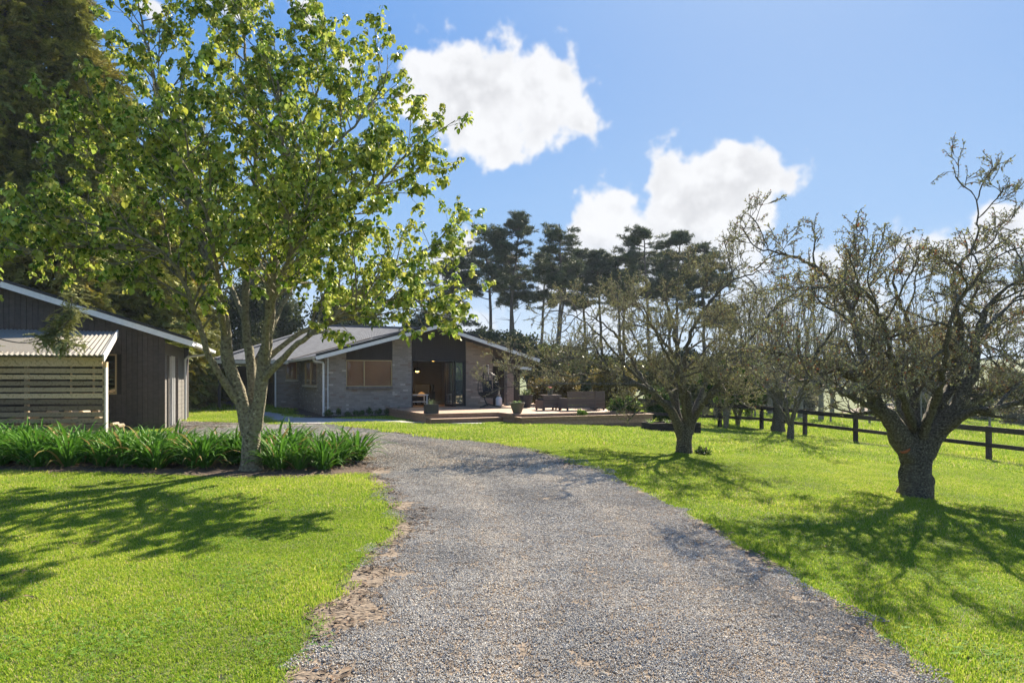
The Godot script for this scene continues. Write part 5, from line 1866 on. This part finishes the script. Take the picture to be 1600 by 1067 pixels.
func deck() -> void:
	rng.seed = 2100
	var o := thing("timber_deck", "brown timber deck with two wide steps before the house", "deck", HOUSE_AT, HOUSE_TURN)
	var top := Node3D.new()
	top.name = "deck_floor"
	o.add_child(top)
	var w := .07
	while w < 7.3:
		var u0 := 2.62 if w < 5.8 else 5.52
		pbox("board", top, Vector3((u0 + 11.0) * .5, .335, w), Vector3(11.0 - u0, .03, .134), M.deck_wood[rng.randi_range(0, 2)])
		w += .14
	w = -.07
	while w > -3.0:
		pbox("board", top, Vector3(9.45, .335, w), Vector3(3.1, .03, .134), M.deck_wood[rng.randi_range(0, 2)])
		w -= .14
	var skirt := Node3D.new()
	skirt.name = "skirting"
	o.add_child(skirt)
	for k in 2:
		var m: Material = M.deck_wood[k]
		pbox("board", skirt, Vector3(4.05, .24 - .155 * k, 5.84), Vector3(2.9, .145, .03), m)
		pbox("board", skirt, Vector3(2.63, .24 - .155 * k, 2.95), Vector3(.03, .145, 5.75), m)
		pbox("board", skirt, Vector3(5.5, .24 - .155 * k, 6.56), Vector3(.03, .145, 1.45), m)
		pbox("board", skirt, Vector3(8.26, .24 - .155 * k, 7.32), Vector3(5.5, .145, .03), m)
		pbox("board", skirt, Vector3(11.0, .24 - .155 * k, 2.2), Vector3(.03, .145, 10.1), m)
	pbox("board", skirt, Vector3(11.0, -.2, 2.2), Vector3(.03, .5, 10.1), M.dark_timber)
	var steps := Node3D.new()
	steps.name = "steps"
	o.add_child(steps)
	for k in 3:
		pbox("tread_board", steps, Vector3(4.08, .175, 5.93 + .14 * k), Vector3(2.8, .03, .134), M.deck_wood[k])
	pbox("riser_board", steps, Vector3(4.08, .075, 6.24), Vector3(2.8, .165, .03), M.deck_wood[0])
	pbox("riser_board", steps, Vector3(2.68, .075, 6.02), Vector3(.03, .165, .4), M.deck_wood[1])
	# planter in front of the deck
	var p := thing("planter_box", "long low timber planter box along the front of the deck", "planter", HOUSE_AT, HOUSE_TURN)
	for k in 5:
		pbox("board", p, Vector3(8.3, .17 - .148 * k, 7.9), Vector3(5.65, .14, .035), M.deck_wood[(k + 1) % 3])
		pbox("board", p, Vector3(5.49, .17 - .148 * k, 7.62), Vector3(.035, .14, .52), M.deck_wood[k % 3])
		pbox("board", p, Vector3(11.11, .17 - .148 * k, 7.62), Vector3(.035, .14, .52), M.deck_wood[k % 3])
	pbox("rim", p, Vector3(8.3, .255, 7.89), Vector3(5.75, .03, .11), M.deck_wood[2])
	pbox("rim", p, Vector3(5.49, .255, 7.6), Vector3(.11, .03, .46), M.deck_wood[2])
	pbox("rim", p, Vector3(11.11, .255, 7.6), Vector3(.11, .03, .46), M.deck_wood[2])
	pbox("soil", p, Vector3(8.3, .02, 7.62), Vector3(5.55, .3, .5), M.mulch)
	deck_things()


func pot(called: String, label: String, at: Vector3, r0: float, r1: float, high: float, m: Material, sides := 24, turn := 0.0) -> Node3D:
	var o := thing(called, label, "plant pot", at, turn)
	var g := Geo.new()
	g.lathe([Vector2(.001, 0), Vector2(r0, 0), Vector2(lerpf(r0, r1, .55), high * .5), Vector2(r1, high * .93), Vector2(r1 * 1.05, high * .94), Vector2(r1 * 1.05, high), Vector2(r1 * .9, high), Vector2(r1 * .87, high * .9), Vector2(.001, high * .88)], sides)
	put("pot", g.mesh(m), o)
	return o


func fronds(parent: Node, called: String, at: Vector3, count: int, lo: float, hi: float, wide: float, rise: float, a: Color, b: Color) -> void:
	var g := Geo.new()
	for k in count:
		var ang := rr(0, TAU)
		strap_into(g, Transform3D(Basis(Vector3.UP, ang), at + Vector3(cos(ang), 0, -sin(ang)) * .04), rr(lo, hi), wide, rr(rise - .35, rise + .3), a.lerp(b, rng.randf()))
	var f := put(called, g.mesh(M.leaf, true), parent)
	f.set_meta("kind", "stuff")


func deck_things() -> void:
	rng.seed = 2200
	# hanging egg chair
	var o := thing("hanging_egg_chair", "black wire egg chair hanging from a curved stand on the deck", "chair", hw(6.75, .35, 1.9), HOUSE_TURN)
	var g := Geo.new()
	for a in [25.0, 155.0, 270.0]:
		var d := Vector3(cos(deg_to_rad(a)), 0, sin(deg_to_rad(a))) * .55
		g.tube([Vector3(0, .16, -.1), Vector3(d.x * .6, .07, d.z * .6 - .06), Vector3(d.x, .03, d.z)], [.028, .028, .024], 6)
	put("base", g.mesh(M.black), o)
	g = Geo.new()
	var line := smooth_line([Vector3(0, .1, -.1), Vector3(0, .35, -.42), Vector3(0, 1.0, -.62), Vector3(0, 1.6, -.5), Vector3(0, 1.86, -.2), Vector3(0, 1.84, 0)], .12)
	var rad := []
	for p in line:
		rad.append(.026)
	g.tube(line, rad, 7)
	put("stand_pole", g.mesh(M.black), o)
	g = Geo.new()
	g.tube([Vector3(0, 1.84, 0), Vector3(0, 1.56, 0)], [.01, .01], 5)
	put("chain", g.mesh(M.stone_white), o)
	var cage := Geo.new()
	var prof := func(y: float) -> float: return .5 * sqrt(maxf(0.0, 1.0 - pow((y - .85) / (.72 if y > .85 else .46), 2.0)))
	for k in 15:   # wire uprights all round but the opening
		var a := deg_to_rad(110.0 + 320.0 * k / 14.0)
		var l := []
		for j in 13:
			var y := lerpf(.42, 1.56, j / 12.0)
			var r: float = prof.call(y)
			l.append(Vector3(cos(a) * r, y, sin(a) * r * .85))
		var rr2 := []
		for j in 13:
			rr2.append(.007 if k > 0 and k < 14 else .016)
		cage.tube(l, rr2, 4)
	for j in 7:
		var y := lerpf(.5, 1.45, j / 6.0)
		var l := []
		var rr2 := []
		for k in 25:
			var a := deg_to_rad(110.0 + 320.0 * k / 24.0)
			var r: float = prof.call(y)
			l.append(Vector3(cos(a) * r, y, sin(a) * r * .85))
			rr2.append(.006)
		cage.tube(l, rr2, 4)
	put("cage", cage.mesh(M.black), o)
	g = Geo.new()
	g.lathe([Vector2(.001, .42), Vector2(.28, .46), Vector2(.44, .58), Vector2(.46, .68), Vector2(.3, .66), Vector2(.001, .62)], 20)
	put("seat_cushion", g.mesh(M.cloth), o)
	var bc := BoxMesh.new()
	bc.size = Vector3(.42, .5, .13)
	bc.material = M.cloth
	var bm := put("back_cushion", bc, o)
	bm.position = Vector3(.05, .95, -.26)
	bm.rotation_degrees = Vector3(-14, 0, 0)
	# pots
	rng.seed = 2210
	var a := pot("flower_pot", "grey-green round pot with light green succulents at the deck edge", hw(5.85, .35, 6.75), .15, .28, .4, M.pot_green)
	fronds(a, "foliage", Vector3(0, .36, 0), 70, .1, .22, .03, .9, Color(.12, .2, .05), Color(.2, .3, .09))
	var b := thing("flower_pot", "square charcoal planter cube with a spiky plant at the steps", "plant pot", hw(2.95, .35, 5.4), HOUSE_TURN)
	g = Geo.new()
	for s in [[Vector3(0, .17, .2), Vector3(.44, .34, .03)], [Vector3(0, .17, -.2), Vector3(.44, .34, .03)], [Vector3(.2, .17, 0), Vector3(.03, .34, .37)], [Vector3(-.2, .17, 0), Vector3(.03, .34, .37)], [Vector3(0, .14, 0), Vector3(.37, .26, .37)]]:
		g.box(s[0], s[1])
	put("pot", g.mesh(M.pot_dark), b)
	fronds(b, "foliage", Vector3(0, .28, 0), 22, .2, .36, .018, 1.2, Color(.1, .14, .07), Color(.2, .24, .13))
	var c := pot("flower_pot", "tall dark pot with drooping foliage beside the verandah pillar", hw(8.25, .35, 2.6), .2, .3, .55, M.pot_dark)
	fronds(c, "foliage", Vector3(0, .5, 0), 60, .3, .6, .03, 1.0, Color(.06, .1, .04), Color(.16, .2, .09))
	var d := pot("flower_pot", "black pot with a grassy plant at the right end of the deck", hw(10.35, .35, 4.9), .17, .26, .4, M.pot_dark)
	fronds(d, "foliage", Vector3(0, .36, 0), 90, .25, .5, .014, 1.1, Color(.14, .13, .06), Color(.28, .22, .1))
	var e := thing("ornamental_grass", "clump of golden strap-leaved grass behind the deck pots", "plant", hw(10.1, .33, 3.9), 0)
	fronds(e, "foliage", Vector3.ZERO, 120, .5, .95, .02, 1.15, Color(.16, .19, .04), Color(.32, .3, .07))
	var f := pot("flower_pot", "small pot of pink flowers standing on the outdoor table end", hw(8.2, .98, 4.95), .1, .14, .2, M.pot_green)
	fronds(f, "foliage", Vector3(0, .18, 0), 30, .1, .2, .03, 1.0, Color(.05, .1, .03), Color(.1, .16, .05))
	fronds(f, "flowers", Vector3(0, .26, 0), 22, .05, .12, .05, 1.0, Color(.6, .16, .2), Color(.7, .35, .35))
	# outdoor seats seen from behind
	for k in 2:
		var wide: float = [1.75, .82][k]
		var high: float = [.78, .62][k]
		var s := thing("outdoor_sofa", ["wide brown slatted outdoor sofa with its back to the lawn", "narrow brown slatted outdoor seat left of the wide sofa"][k], "sofa", hw([9.25, 8.1][k], .35, [5.7, 5.0][k]), HOUSE_TURN)
		for j in 5:
			pbox("back_slat", s, Vector3(0, .1 + (high - .1) * (j + .5) / 5.0, .36), Vector3(wide, (high - .1) / 5.0 - .012, .03), M.wicker[j % 2])
		pbox("seat", s, Vector3(0, .3, 0), Vector3(wide - .1, .1, .68), M.wicker[0])
		pbox("seat_cushion", s, Vector3(0, .41, 0), Vector3(wide - .14, .12, .64), M.cloth)
		for x in [-.5, .5]:
			pbox("armrest", s, Vector3(x * wide, high * .38, 0), Vector3(.05, high * .55, .7), M.wicker[1])
			for z in [-.33, .33]:
				pbox("leg", s, Vector3(x * (wide - .06), .06, z), Vector3(.06, .12, .06), M.wicker[1])
		if k == 0:
			pbox("back_post", s, Vector3(.5 * wide - .45, high * .5, .385), Vector3(.05, high, .025), M.wicker[1])
	var tb := thing("outdoor_table", "narrow outdoor table top carrying the pink flower pot", "table", hw(8.2, .35, 4.9), HOUSE_TURN)
	pbox("tabletop", tb, Vector3(0, .605, .02), Vector3(.7, .04, .5), M.wicker[1])
	for x in [-.3, .3]:
		pbox("leg", tb, Vector3(x, .29, .0), Vector3(.05, .585, .05), M.wicker[1])
	# barbecue and gas bottle under the verandah
	var bq := thing("barbecue", "dark hooded barbecue under the verandah behind the pillar", "barbecue", hw(8.15, .35, -.75), HOUSE_TURN + 60)
	pbox("cabinet", bq, Vector3(0, .42, 0), Vector3(.8, .7, .5), M.pot_dark)
	pbox("shelf", bq, Vector3(.6, .78, 0), Vector3(.4, .04, .45), M.steel)
	g = Geo.new()
	g.extrude(PackedVector2Array([Vector2(-.25, .78), Vector2(.25, .78), Vector2(.24, .95), Vector2(.12, 1.08), Vector2(-.15, 1.08), Vector2(-.25, .98)]), -.4, .4, Color.WHITE, Transform3D(Basis(Vector3.UP, PI / 2), Vector3.ZERO))
	put("hood", g.mesh(M.cloth), bq)
	for x in [-.34, .34]:
		pbox("leg", bq, Vector3(x, .035, 0), Vector3(.05, .07, .4), M.black)
	var gb := thing("gas_bottle", "pale grey gas bottle standing on the deck by the egg chair", "gas bottle", hw(7.85, .35, .55))
	g = Geo.new()
	g.lathe([Vector2(.001, 0), Vector2(.12, 0), Vector2(.15, .06), Vector2(.15, .34), Vector2(.1, .42), Vector2(.03, .44), Vector2(.03, .5)], 18)
	put("bottle", g.mesh(M.white), gb)
	g = Geo.new()
	g.lathe([Vector2(.09, .42), Vector2(.1, .52), Vector2(.085, .53)], 14)
	put("collar", g.mesh(M.steel), gb)


func shed() -> void:
	rng.seed = 2300
	var o := thing("dark_shed", "dark brown board-clad shed with a white bargeboard and side doorways", "shed", SHED_AT, SHED_TURN)
	var slope := .325
	var top := func(x: float) -> float: return 2.83 - .06 + slope * minf(.9 - x, x + 9.5)
	var gw := Node3D.new()
	gw.name = "gable_wall"
	o.add_child(gw)
	var g := Geo.new()
	# backing with the window opening left free
	var wx0 := -2.6
	var wx1 := -1.33
	g.extrude(PackedVector2Array([Vector2(-8.6, -.2), Vector2(wx0, -.2), Vector2(wx0, top.call(wx0)), Vector2(-4.3, top.call(-4.3)), Vector2(-8.6, top.call(-8.6))]), -.15, -.02)
	g.extrude(PackedVector2Array([Vector2(wx1, -.2), Vector2(0, -.2), Vector2(0, top.call(0.0)), Vector2(wx1, top.call(wx1))]), -.15, -.02)
	g.extrude(PackedVector2Array([Vector2(wx0, -.2), Vector2(wx1, -.2), Vector2(wx1, 1.15), Vector2(wx0, 1.15)]), -.15, -.02)
	g.extrude(PackedVector2Array([Vector2(wx0, 2.42), Vector2(wx1, 2.42), Vector2(wx1, top.call(wx1)), Vector2(wx0, top.call(wx0))]), -.15, -.02)
	put("backing", g.mesh(M.black), gw)
	var x := -.075
	while x > -8.6:
		var cuts := [[-.1, top.call(x) - .02]]
		if x > wx0 - .07 and x < wx1 + .07:
			cuts = [[-.1, 1.15], [2.42, top.call(x) - .02]]
		for c in cuts:
			pbox("board", gw, Vector3(x, (c[0] + c[1]) * .5, rr(-.002, .002)), Vector3(.142, c[1] - c[0], .03), M.cladding[rng.randi_range(0, 2)])
		x -= .15
	window(gw, Vector3(wx0, 1.15, .03), wx1 - wx0, 1.27, 0, [.5], false, M.tan_frame)
	pbox("corner_board", gw, Vector3(.0, 1.4, .0), Vector3(.09, 3.0, .06), M.cladding[1])
	var sw := Node3D.new()
	sw.name = "side_wall"
	o.add_child(sw)
	# paler boards with two dark doorways
	var light := nmat(90, .02, [lin(.13, .12, .11), lin(.2, .185, .17)], 1.0, .2, .85)
	for seg in [[-.05, -.75], [-1.75, -2.15], [-3.15, -5.2]]:
		for k in 17:
			pbox("board", sw, Vector3(-.02, .1 + k * .165, (seg[0] + seg[1]) * .5), Vector3(.03, .158, seg[0] - seg[1]), light)
		pbox("backing", sw, Vector3(-.07, 1.4, (seg[0] + seg[1]) * .5), Vector3(.06, 2.8, seg[0] - seg[1]), M.black)
	pbox("lintel", sw, Vector3(-.03, 2.62, -1.95), Vector3(.05, .42, 2.4), light)
	for z in [-.8, -1.7, -2.2, -3.1]:
		pbox("door_jamb", sw, Vector3(.0, 1.2, z), Vector3(.1, 2.45, .09), M.white if z == -1.7 or z == -2.2 else light)
	pbox("shed_floor", sw, Vector3(-4.3, .03, -3.3), Vector3(8.5, .08, 6.3), M.concrete)
	pbox("back_wall", sw, Vector3(-4.3, 1.4, -6.55), Vector3(8.6, 3.0, .15), M.charcoal)
	pbox("far_wall", sw, Vector3(-.05, 1.4, -5.9), Vector3(.1, 2.85, 1.3), M.charcoal)
	pbox("left_wall", sw, Vector3(-8.6, 1.4, -3.3), Vector3(.1, 2.9, 6.5), M.charcoal)
	# roof
	var ry: float = 2.83 + .0
	roof_sheet(o, "roof", Vector3(.9, ry, .35), Vector3(.9, ry, -6.9), Vector3(-4.3, ry + slope * 5.2, -6.9), Vector3(-4.3, ry + slope * 5.2, .35), .07, .15, .02, M.roof)
	roof_sheet(o, "roof", Vector3(-9.5, ry, .35), Vector3(-9.5, ry, -6.9), Vector3(-4.3, ry + slope * 5.2, -6.9), Vector3(-4.3, ry + slope * 5.2, .35), .07, .15, .02, M.roof)
	for s in [.9, -9.5]:
		bar("bargeboard", o, Vector3(s, ry - .07, .39), Vector3(-4.3, ry + slope * 5.2 - .07, .39), .04, .17, M.white)
		bar("barge_capping", o, Vector3(s, ry + .07, .38), Vector3(-4.3, ry + slope * 5.2 + .07, .38), .08, .09, M.black)
	var gg := Geo.new()
	gg.extrude(PackedVector2Array([Vector2(.86, 2.8), Vector2(.86, 2.7), Vector2(.92, 2.66), Vector2(1.0, 2.7), Vector2(1.02, 2.8), Vector2(.99, 2.8), Vector2(.98, 2.72), Vector2(.92, 2.69), Vector2(.89, 2.72), Vector2(.89, 2.8)]), -6.9, .38)
	put("gutter", gg.mesh(M.white), o)
	var dp := Geo.new()
	dp.tube([Vector3(.93, 2.68, -4.6), Vector3(.9, 2.58, -4.6), Vector3(.2, 2.48, -4.6), Vector3(.1, 2.38, -4.6), Vector3(.1, .05, -4.6)], [.045, .045, .045, .045, .045], 8)
	put("downpipe", dp.mesh(M.white), o)
	lean_to()


func lean_to() -> void:
	rng.seed = 2400
	var o := thing("wood_store", "weathered slatted wood store lean-to with corrugated iron roof", "shelter")
	var R := Vector3(-10.9, 0, -18.25)          # right end of the screen
	var along := Vector3(-.992, 0, .12)          # towards the left
	var out := Vector3(.12, 0, .992)
	var L := 9.0
	# corrugated sheets
	var rw := SHED_AT + Vector3(-1.25, 0, .37).rotated(Vector3.UP, deg_to_rad(SHED_TURN))
	var lw := SHED_AT + Vector3(-8.6, 0, .37).rotated(Vector3.UP, deg_to_rad(SHED_TURN))
	roof_sheet(o, "corrugated_roof", R + Vector3(.12, 2.26, .28), R + along * L + Vector3(0, 2.26, .28), lw + Vector3(0, 3.1, 0), rw + Vector3(0, 3.1, 0), .012, .13, .036, M.iron)
	bar("bargeboard", o, R + Vector3(.17, 2.19, .34), rw + Vector3(.05, 3.06, .05), .035, .2, M.stone_white)
	bar("beam", o, R + Vector3(0, 2.1, .1), R + along * L + Vector3(0, 2.1, .1), .05, .25, M.grey_wood[3])
	pbox("post", o, R + Vector3(.02, 1.0, 0), Vector3(.1, 2.2, .1), M.grey_wood[3], Vector3(0, 7, 0))
	for k in range(1, 5):
		pbox("post", o, R + along * (k * 1.95) + Vector3(0, 1.0, -.03), Vector3(.1, 2.2, .08), M.grey_wood[1], Vector3(0, 7, 0))
	pbox("end_trim", o, R + Vector3(.075, .95, .05), Vector3(.035, 2.0, .13), M.stone_white, Vector3(0, 7, 0))
	for k in 13:
		var y := 1.86 - k * .165
		var a := R + out * (.065 + rr(0, .006)) + Vector3(0, y, 0)
		var s := rr(-.012, .012)
		bar("slat", o, a, a + along * 4.0 + Vector3(0, s, 0), .022, .118 + rr(-.006, .01), M.grey_wood[rng.randi_range(0, 3)])
		bar("slat", o, a + along * 4.02 + Vector3(0, s + rr(-.015, .015), 0), a + along * 8.9 + Vector3(0, s + rr(-.02, .02), 0), .022, .118 + rr(-.006, .01), M.grey_wood[rng.randi_range(0, 3)])
	# split logs behind the slats, low
	var lg := Geo.new()
	for k in 90:
		var p := R + along * rr(.4, 7.6) + Vector3(0, rr(.08, .75), -rr(.6, 1.6))
		var r := rr(.05, .09)
		lg.tube([p - out * .2, p + out * .2], [r, r], 6, Color(.2, .15, .1).lerp(Color(.4, .32, .22), rng.randf()), true)
	var f := tag(put("firewood", lg.mesh(M.painted)), "stack of split firewood behind the slatted screen", "firewood")
	f.set_meta("kind", "stuff")


func fence(called: String, label: String, line: Array, spacing: float, high: float, rails: Array, post: float, mats: Array) -> void:
	var o := thing(called, label, "fence")
	for s in line.size() - 1:
		var a: Vector2 = line[s]
		var b: Vector2 = line[s + 1]
		var n: int = maxi(1, int(round(a.distance_to(b) / spacing)))
		for k in n + (1 if s == line.size() - 2 else 0):
			var p := a.lerp(b, float(k) / n)
			pbox("post", o, on(p.x, p.y, high * .5 - .1), Vector3(post, high + .2 + rr(-.03, .03), post), mats[rng.randi_range(0, mats.size() - 1)], Vector3(rr(-1, 1), 25 + rr(-4, 4), rr(-1, 1)))
		for k in n:
			var p := a.lerp(b, float(k) / n)
			var q := a.lerp(b, float(k + 1) / n)
			var off := Vector2(-(b - a).y, (b - a).x).normalized() * (post * .5 + .02) * -1.0
			for r in rails:
				bar("rail", o, on(p.x + off.x, p.y + off.y, r[0] + rr(-.012, .012)), on(q.x + off.x, q.y + off.y, r[0] + rr(-.012, .012)), .042, r[1], mats[rng.randi_range(0, mats.size() - 1)])


func fences() -> void:
	rng.seed = 2500
	fence("post_and_rail_fence", "dark brown two-rail timber fence running along the right paddock", [V2(17.2, -16.8), V2(15.1, -21.6), V2(13.2, -26.2), V2(11.2, -30.6), V2(9.0, -29.55), V2(4.9, -27.6)], 2.45, 1.1, [[1.0, .17], [.5, .13]], .13, M.fence_wood)
	fence("paddock_fence", "brown timber fence far back behind the shed", [V2(-31, -53), V2(-16, -56)], 2.4, 1.15, [[1.05, .16], [.5, .16]], .16, M.fence_wood)
	# thin post and wire fence down in the valley
	var o := thing("wire_fence", "thin post and wire fence crossing the paddock below", "fence")
	var prev := Vector3.ZERO
	for k in 15:
		var p := on(13.0 + k * 2.2, -43.0 + k * .35)
		pbox("post", o, p + Vector3(0, .5, 0), Vector3(.09, 1.2, .09), M.bare_bark)
		if k > 0:
			for h in [.35, .65, .95]:
				bar("wire", o, prev + Vector3(0, h, 0), p + Vector3(0, h, 0), .012, .012, M.steel)
		prev = p
	var t := thing("timber_yard_posts", "row of broad pale timber posts behind the fence corner", "posts")
	for k in 5:
		pbox("post", t, on(10.2 + k * .62, -36.0 - k * .1, .7), Vector3(.3, 1.7, .1), M.grey_wood[k % 4])
	# raised bed
	var b := thing("raised_garden_bed", "dark timber raised garden bed with green seedlings on the lawn", "garden bed", on(5.8, -24.9), HOUSE_TURN - 14.0)
	for k in 3:
		var m: Material = M.dark_timber
		pbox("board", b, Vector3(0, -.02 + k * .15, .45), Vector3(1.9, .14, .045), m)
		pbox("board", b, Vector3(0, -.02 + k * .15, -.45), Vector3(1.9, .14, .045), m)
		pbox("board", b, Vector3(-.95, -.02 + k * .15, 0), Vector3(.045, .14, .86), m)
		pbox("board", b, Vector3(.95, -.02 + k * .15, 0), Vector3(.045, .14, .86), m)
	pbox("soil", b, Vector3(0, .1, 0), Vector3(1.85, .4, .85), M.mulch)
	rng.seed = 2510
	for k in 9:
		fronds(b, "seedling", Vector3(rr(-.85, .85), .3, rr(-.35, .35)), 16, .12, .3, .03, 1.1, Color(.12, .2, .04), Color(.22, .3, .08))
	# pale-roofed hut beyond the garden
	var hut := thing("garden_hut", "small hut with a pale roof behind the apple tree branches", "hut", on(6.2, -50.0), 10.0)
	pbox("wall", hut, Vector3(0, 1.0, 0), Vector3(3.6, 2.4, 3.0), M.grey_wood[0])
	roof_sheet(hut, "roof", Vector3(-2.1, 2.1, 1.8), Vector3(2.1, 2.1, 1.8), Vector3(2.1, 2.9, 0), Vector3(-2.1, 2.9, 0), .05, .15, .02, M.iron)
	roof_sheet(hut, "roof", Vector3(-2.1, 2.1, -1.8), Vector3(2.1, 2.1, -1.8), Vector3(2.1, 2.9, 0), Vector3(-2.1, 2.9, 0), .05, .15, .02, M.iron)


func sheets() -> void:
	sheet("gravel_drive", drive_poly, .008, M.dust, .5)
	sheet("garden_bed", bed_poly, .012, M.mulch, .5)
	sheet("concrete_path", path_poly, .03, M.concrete, 1.0)
	var fb := PackedVector2Array()
	for q in [[-.9, 0.0], [-.9, -7.6], [-1.9, -7.9], [-1.9, -9.5], [-1.2, -9.5], [-1.15, -7.85], [0.0, -7.8], [0.0, 0.0], [2.7, 0.0], [2.7, .95], [-.9, .95]]:
		var p := hw(q[0], 0, q[1])
		fb.push_back(Vector2(p.x, p.z))
	sheet("flower_bed", fb, .045, M.mulch, 1.0)
	var ms := PackedVector2Array()
	for e in ragged([V2(16.6, -17.0), V2(14.5, -21.4), V2(12.6, -26.0), V2(11.0, -29.2), V2(8.6, -28.6), V2(6.6, -27.6), V2(6.2, -28.4), V2(8.8, -29.8), V2(11.3, -31.0), V2(13.5, -26.3), V2(15.4, -21.7), V2(17.5, -17.0)], .35, .5):
		ms.push_back(e)
	sheet("mulch_strip", ms, .04, M.mulch, 1.0)
	var road := PackedVector2Array()
	var mids := [V2(24.5, -52.0), V2(29.5, -60.0), V2(36.0, -70.0), V2(45.0, -82.0), V2(57.0, -96.0), V2(74.0, -112.0)]
	for k in mids.size():
		road.push_back(mids[k] + V2(-1.2, -.6) * (1.0 + .1 * k))
	for k in range(mids.size() - 1, -1, -1):
		road.push_back(mids[k] + V2(1.2, .6) * (1.0 + .1 * k))
	sheet("valley_road", road, .06, M.dust, 2.0)


func _ready() -> void:
	wobble.seed = 3
	wobble.frequency = 0.02
	wobble.fractal_octaves = 3
	# camera
	var cam := Camera3D.new()
	cam.name = "camera"
	cam.projection = Camera3D.PROJECTION_FRUSTUM
	cam.near = 0.05
	cam.far = 2500.0
	cam.size = 0.05 * 1067.0 / 1067.0
	cam.frustum_offset = Vector2(0, 0.05 * 55.5 / 1067.0)
	cam.position = Vector3(0, 1.7, 0)
	add_child(cam)
	# sky and exposure
	var we := WorldEnvironment.new()
	we.name = "environment"
	var env := Environment.new()
	env.background_mode = Environment.BG_SKY
	var sky := Sky.new()
	var pano := PanoramaSkyMaterial.new()
	pano.panorama = make_sky()
	sky.sky_material = pano
	env.sky = sky
	env.tonemap_mode = Environment.TONE_MAPPER_LINEAR
	env.tonemap_exposure = EXPO
	env.sdfgi_enabled = true
	env.ssao_enabled = true
	env.ssil_enabled = true
	env.fog_enabled = true
	env.fog_density = 0.0004
	env.fog_light_color = Color(.86, .92, 1.0)
	we.environment = env
	add_child(we)
	# sun, ahead and to the right
	var sun := DirectionalLight3D.new()
	sun.name = "sun"
	sun.light_energy = 1.6
	sun.light_color = Color(1.0, .95, .86)
	sun.light_angular_distance = 0.5
	sun.shadow_enabled = true
	add_child(sun)
	sun.rotation_degrees = Vector3(-SUN_EL, 180.0 - SUN_AZ, 0)
	materials()
	outlines()
	ground()
	sheets()
	house()
	shed()
	fences()
	pines()
	conifers()
	background_plants()
	orchard()
	leafy_tree()
	agapanthus()
	lawn()
	weeds()
	gravel()
	litter()
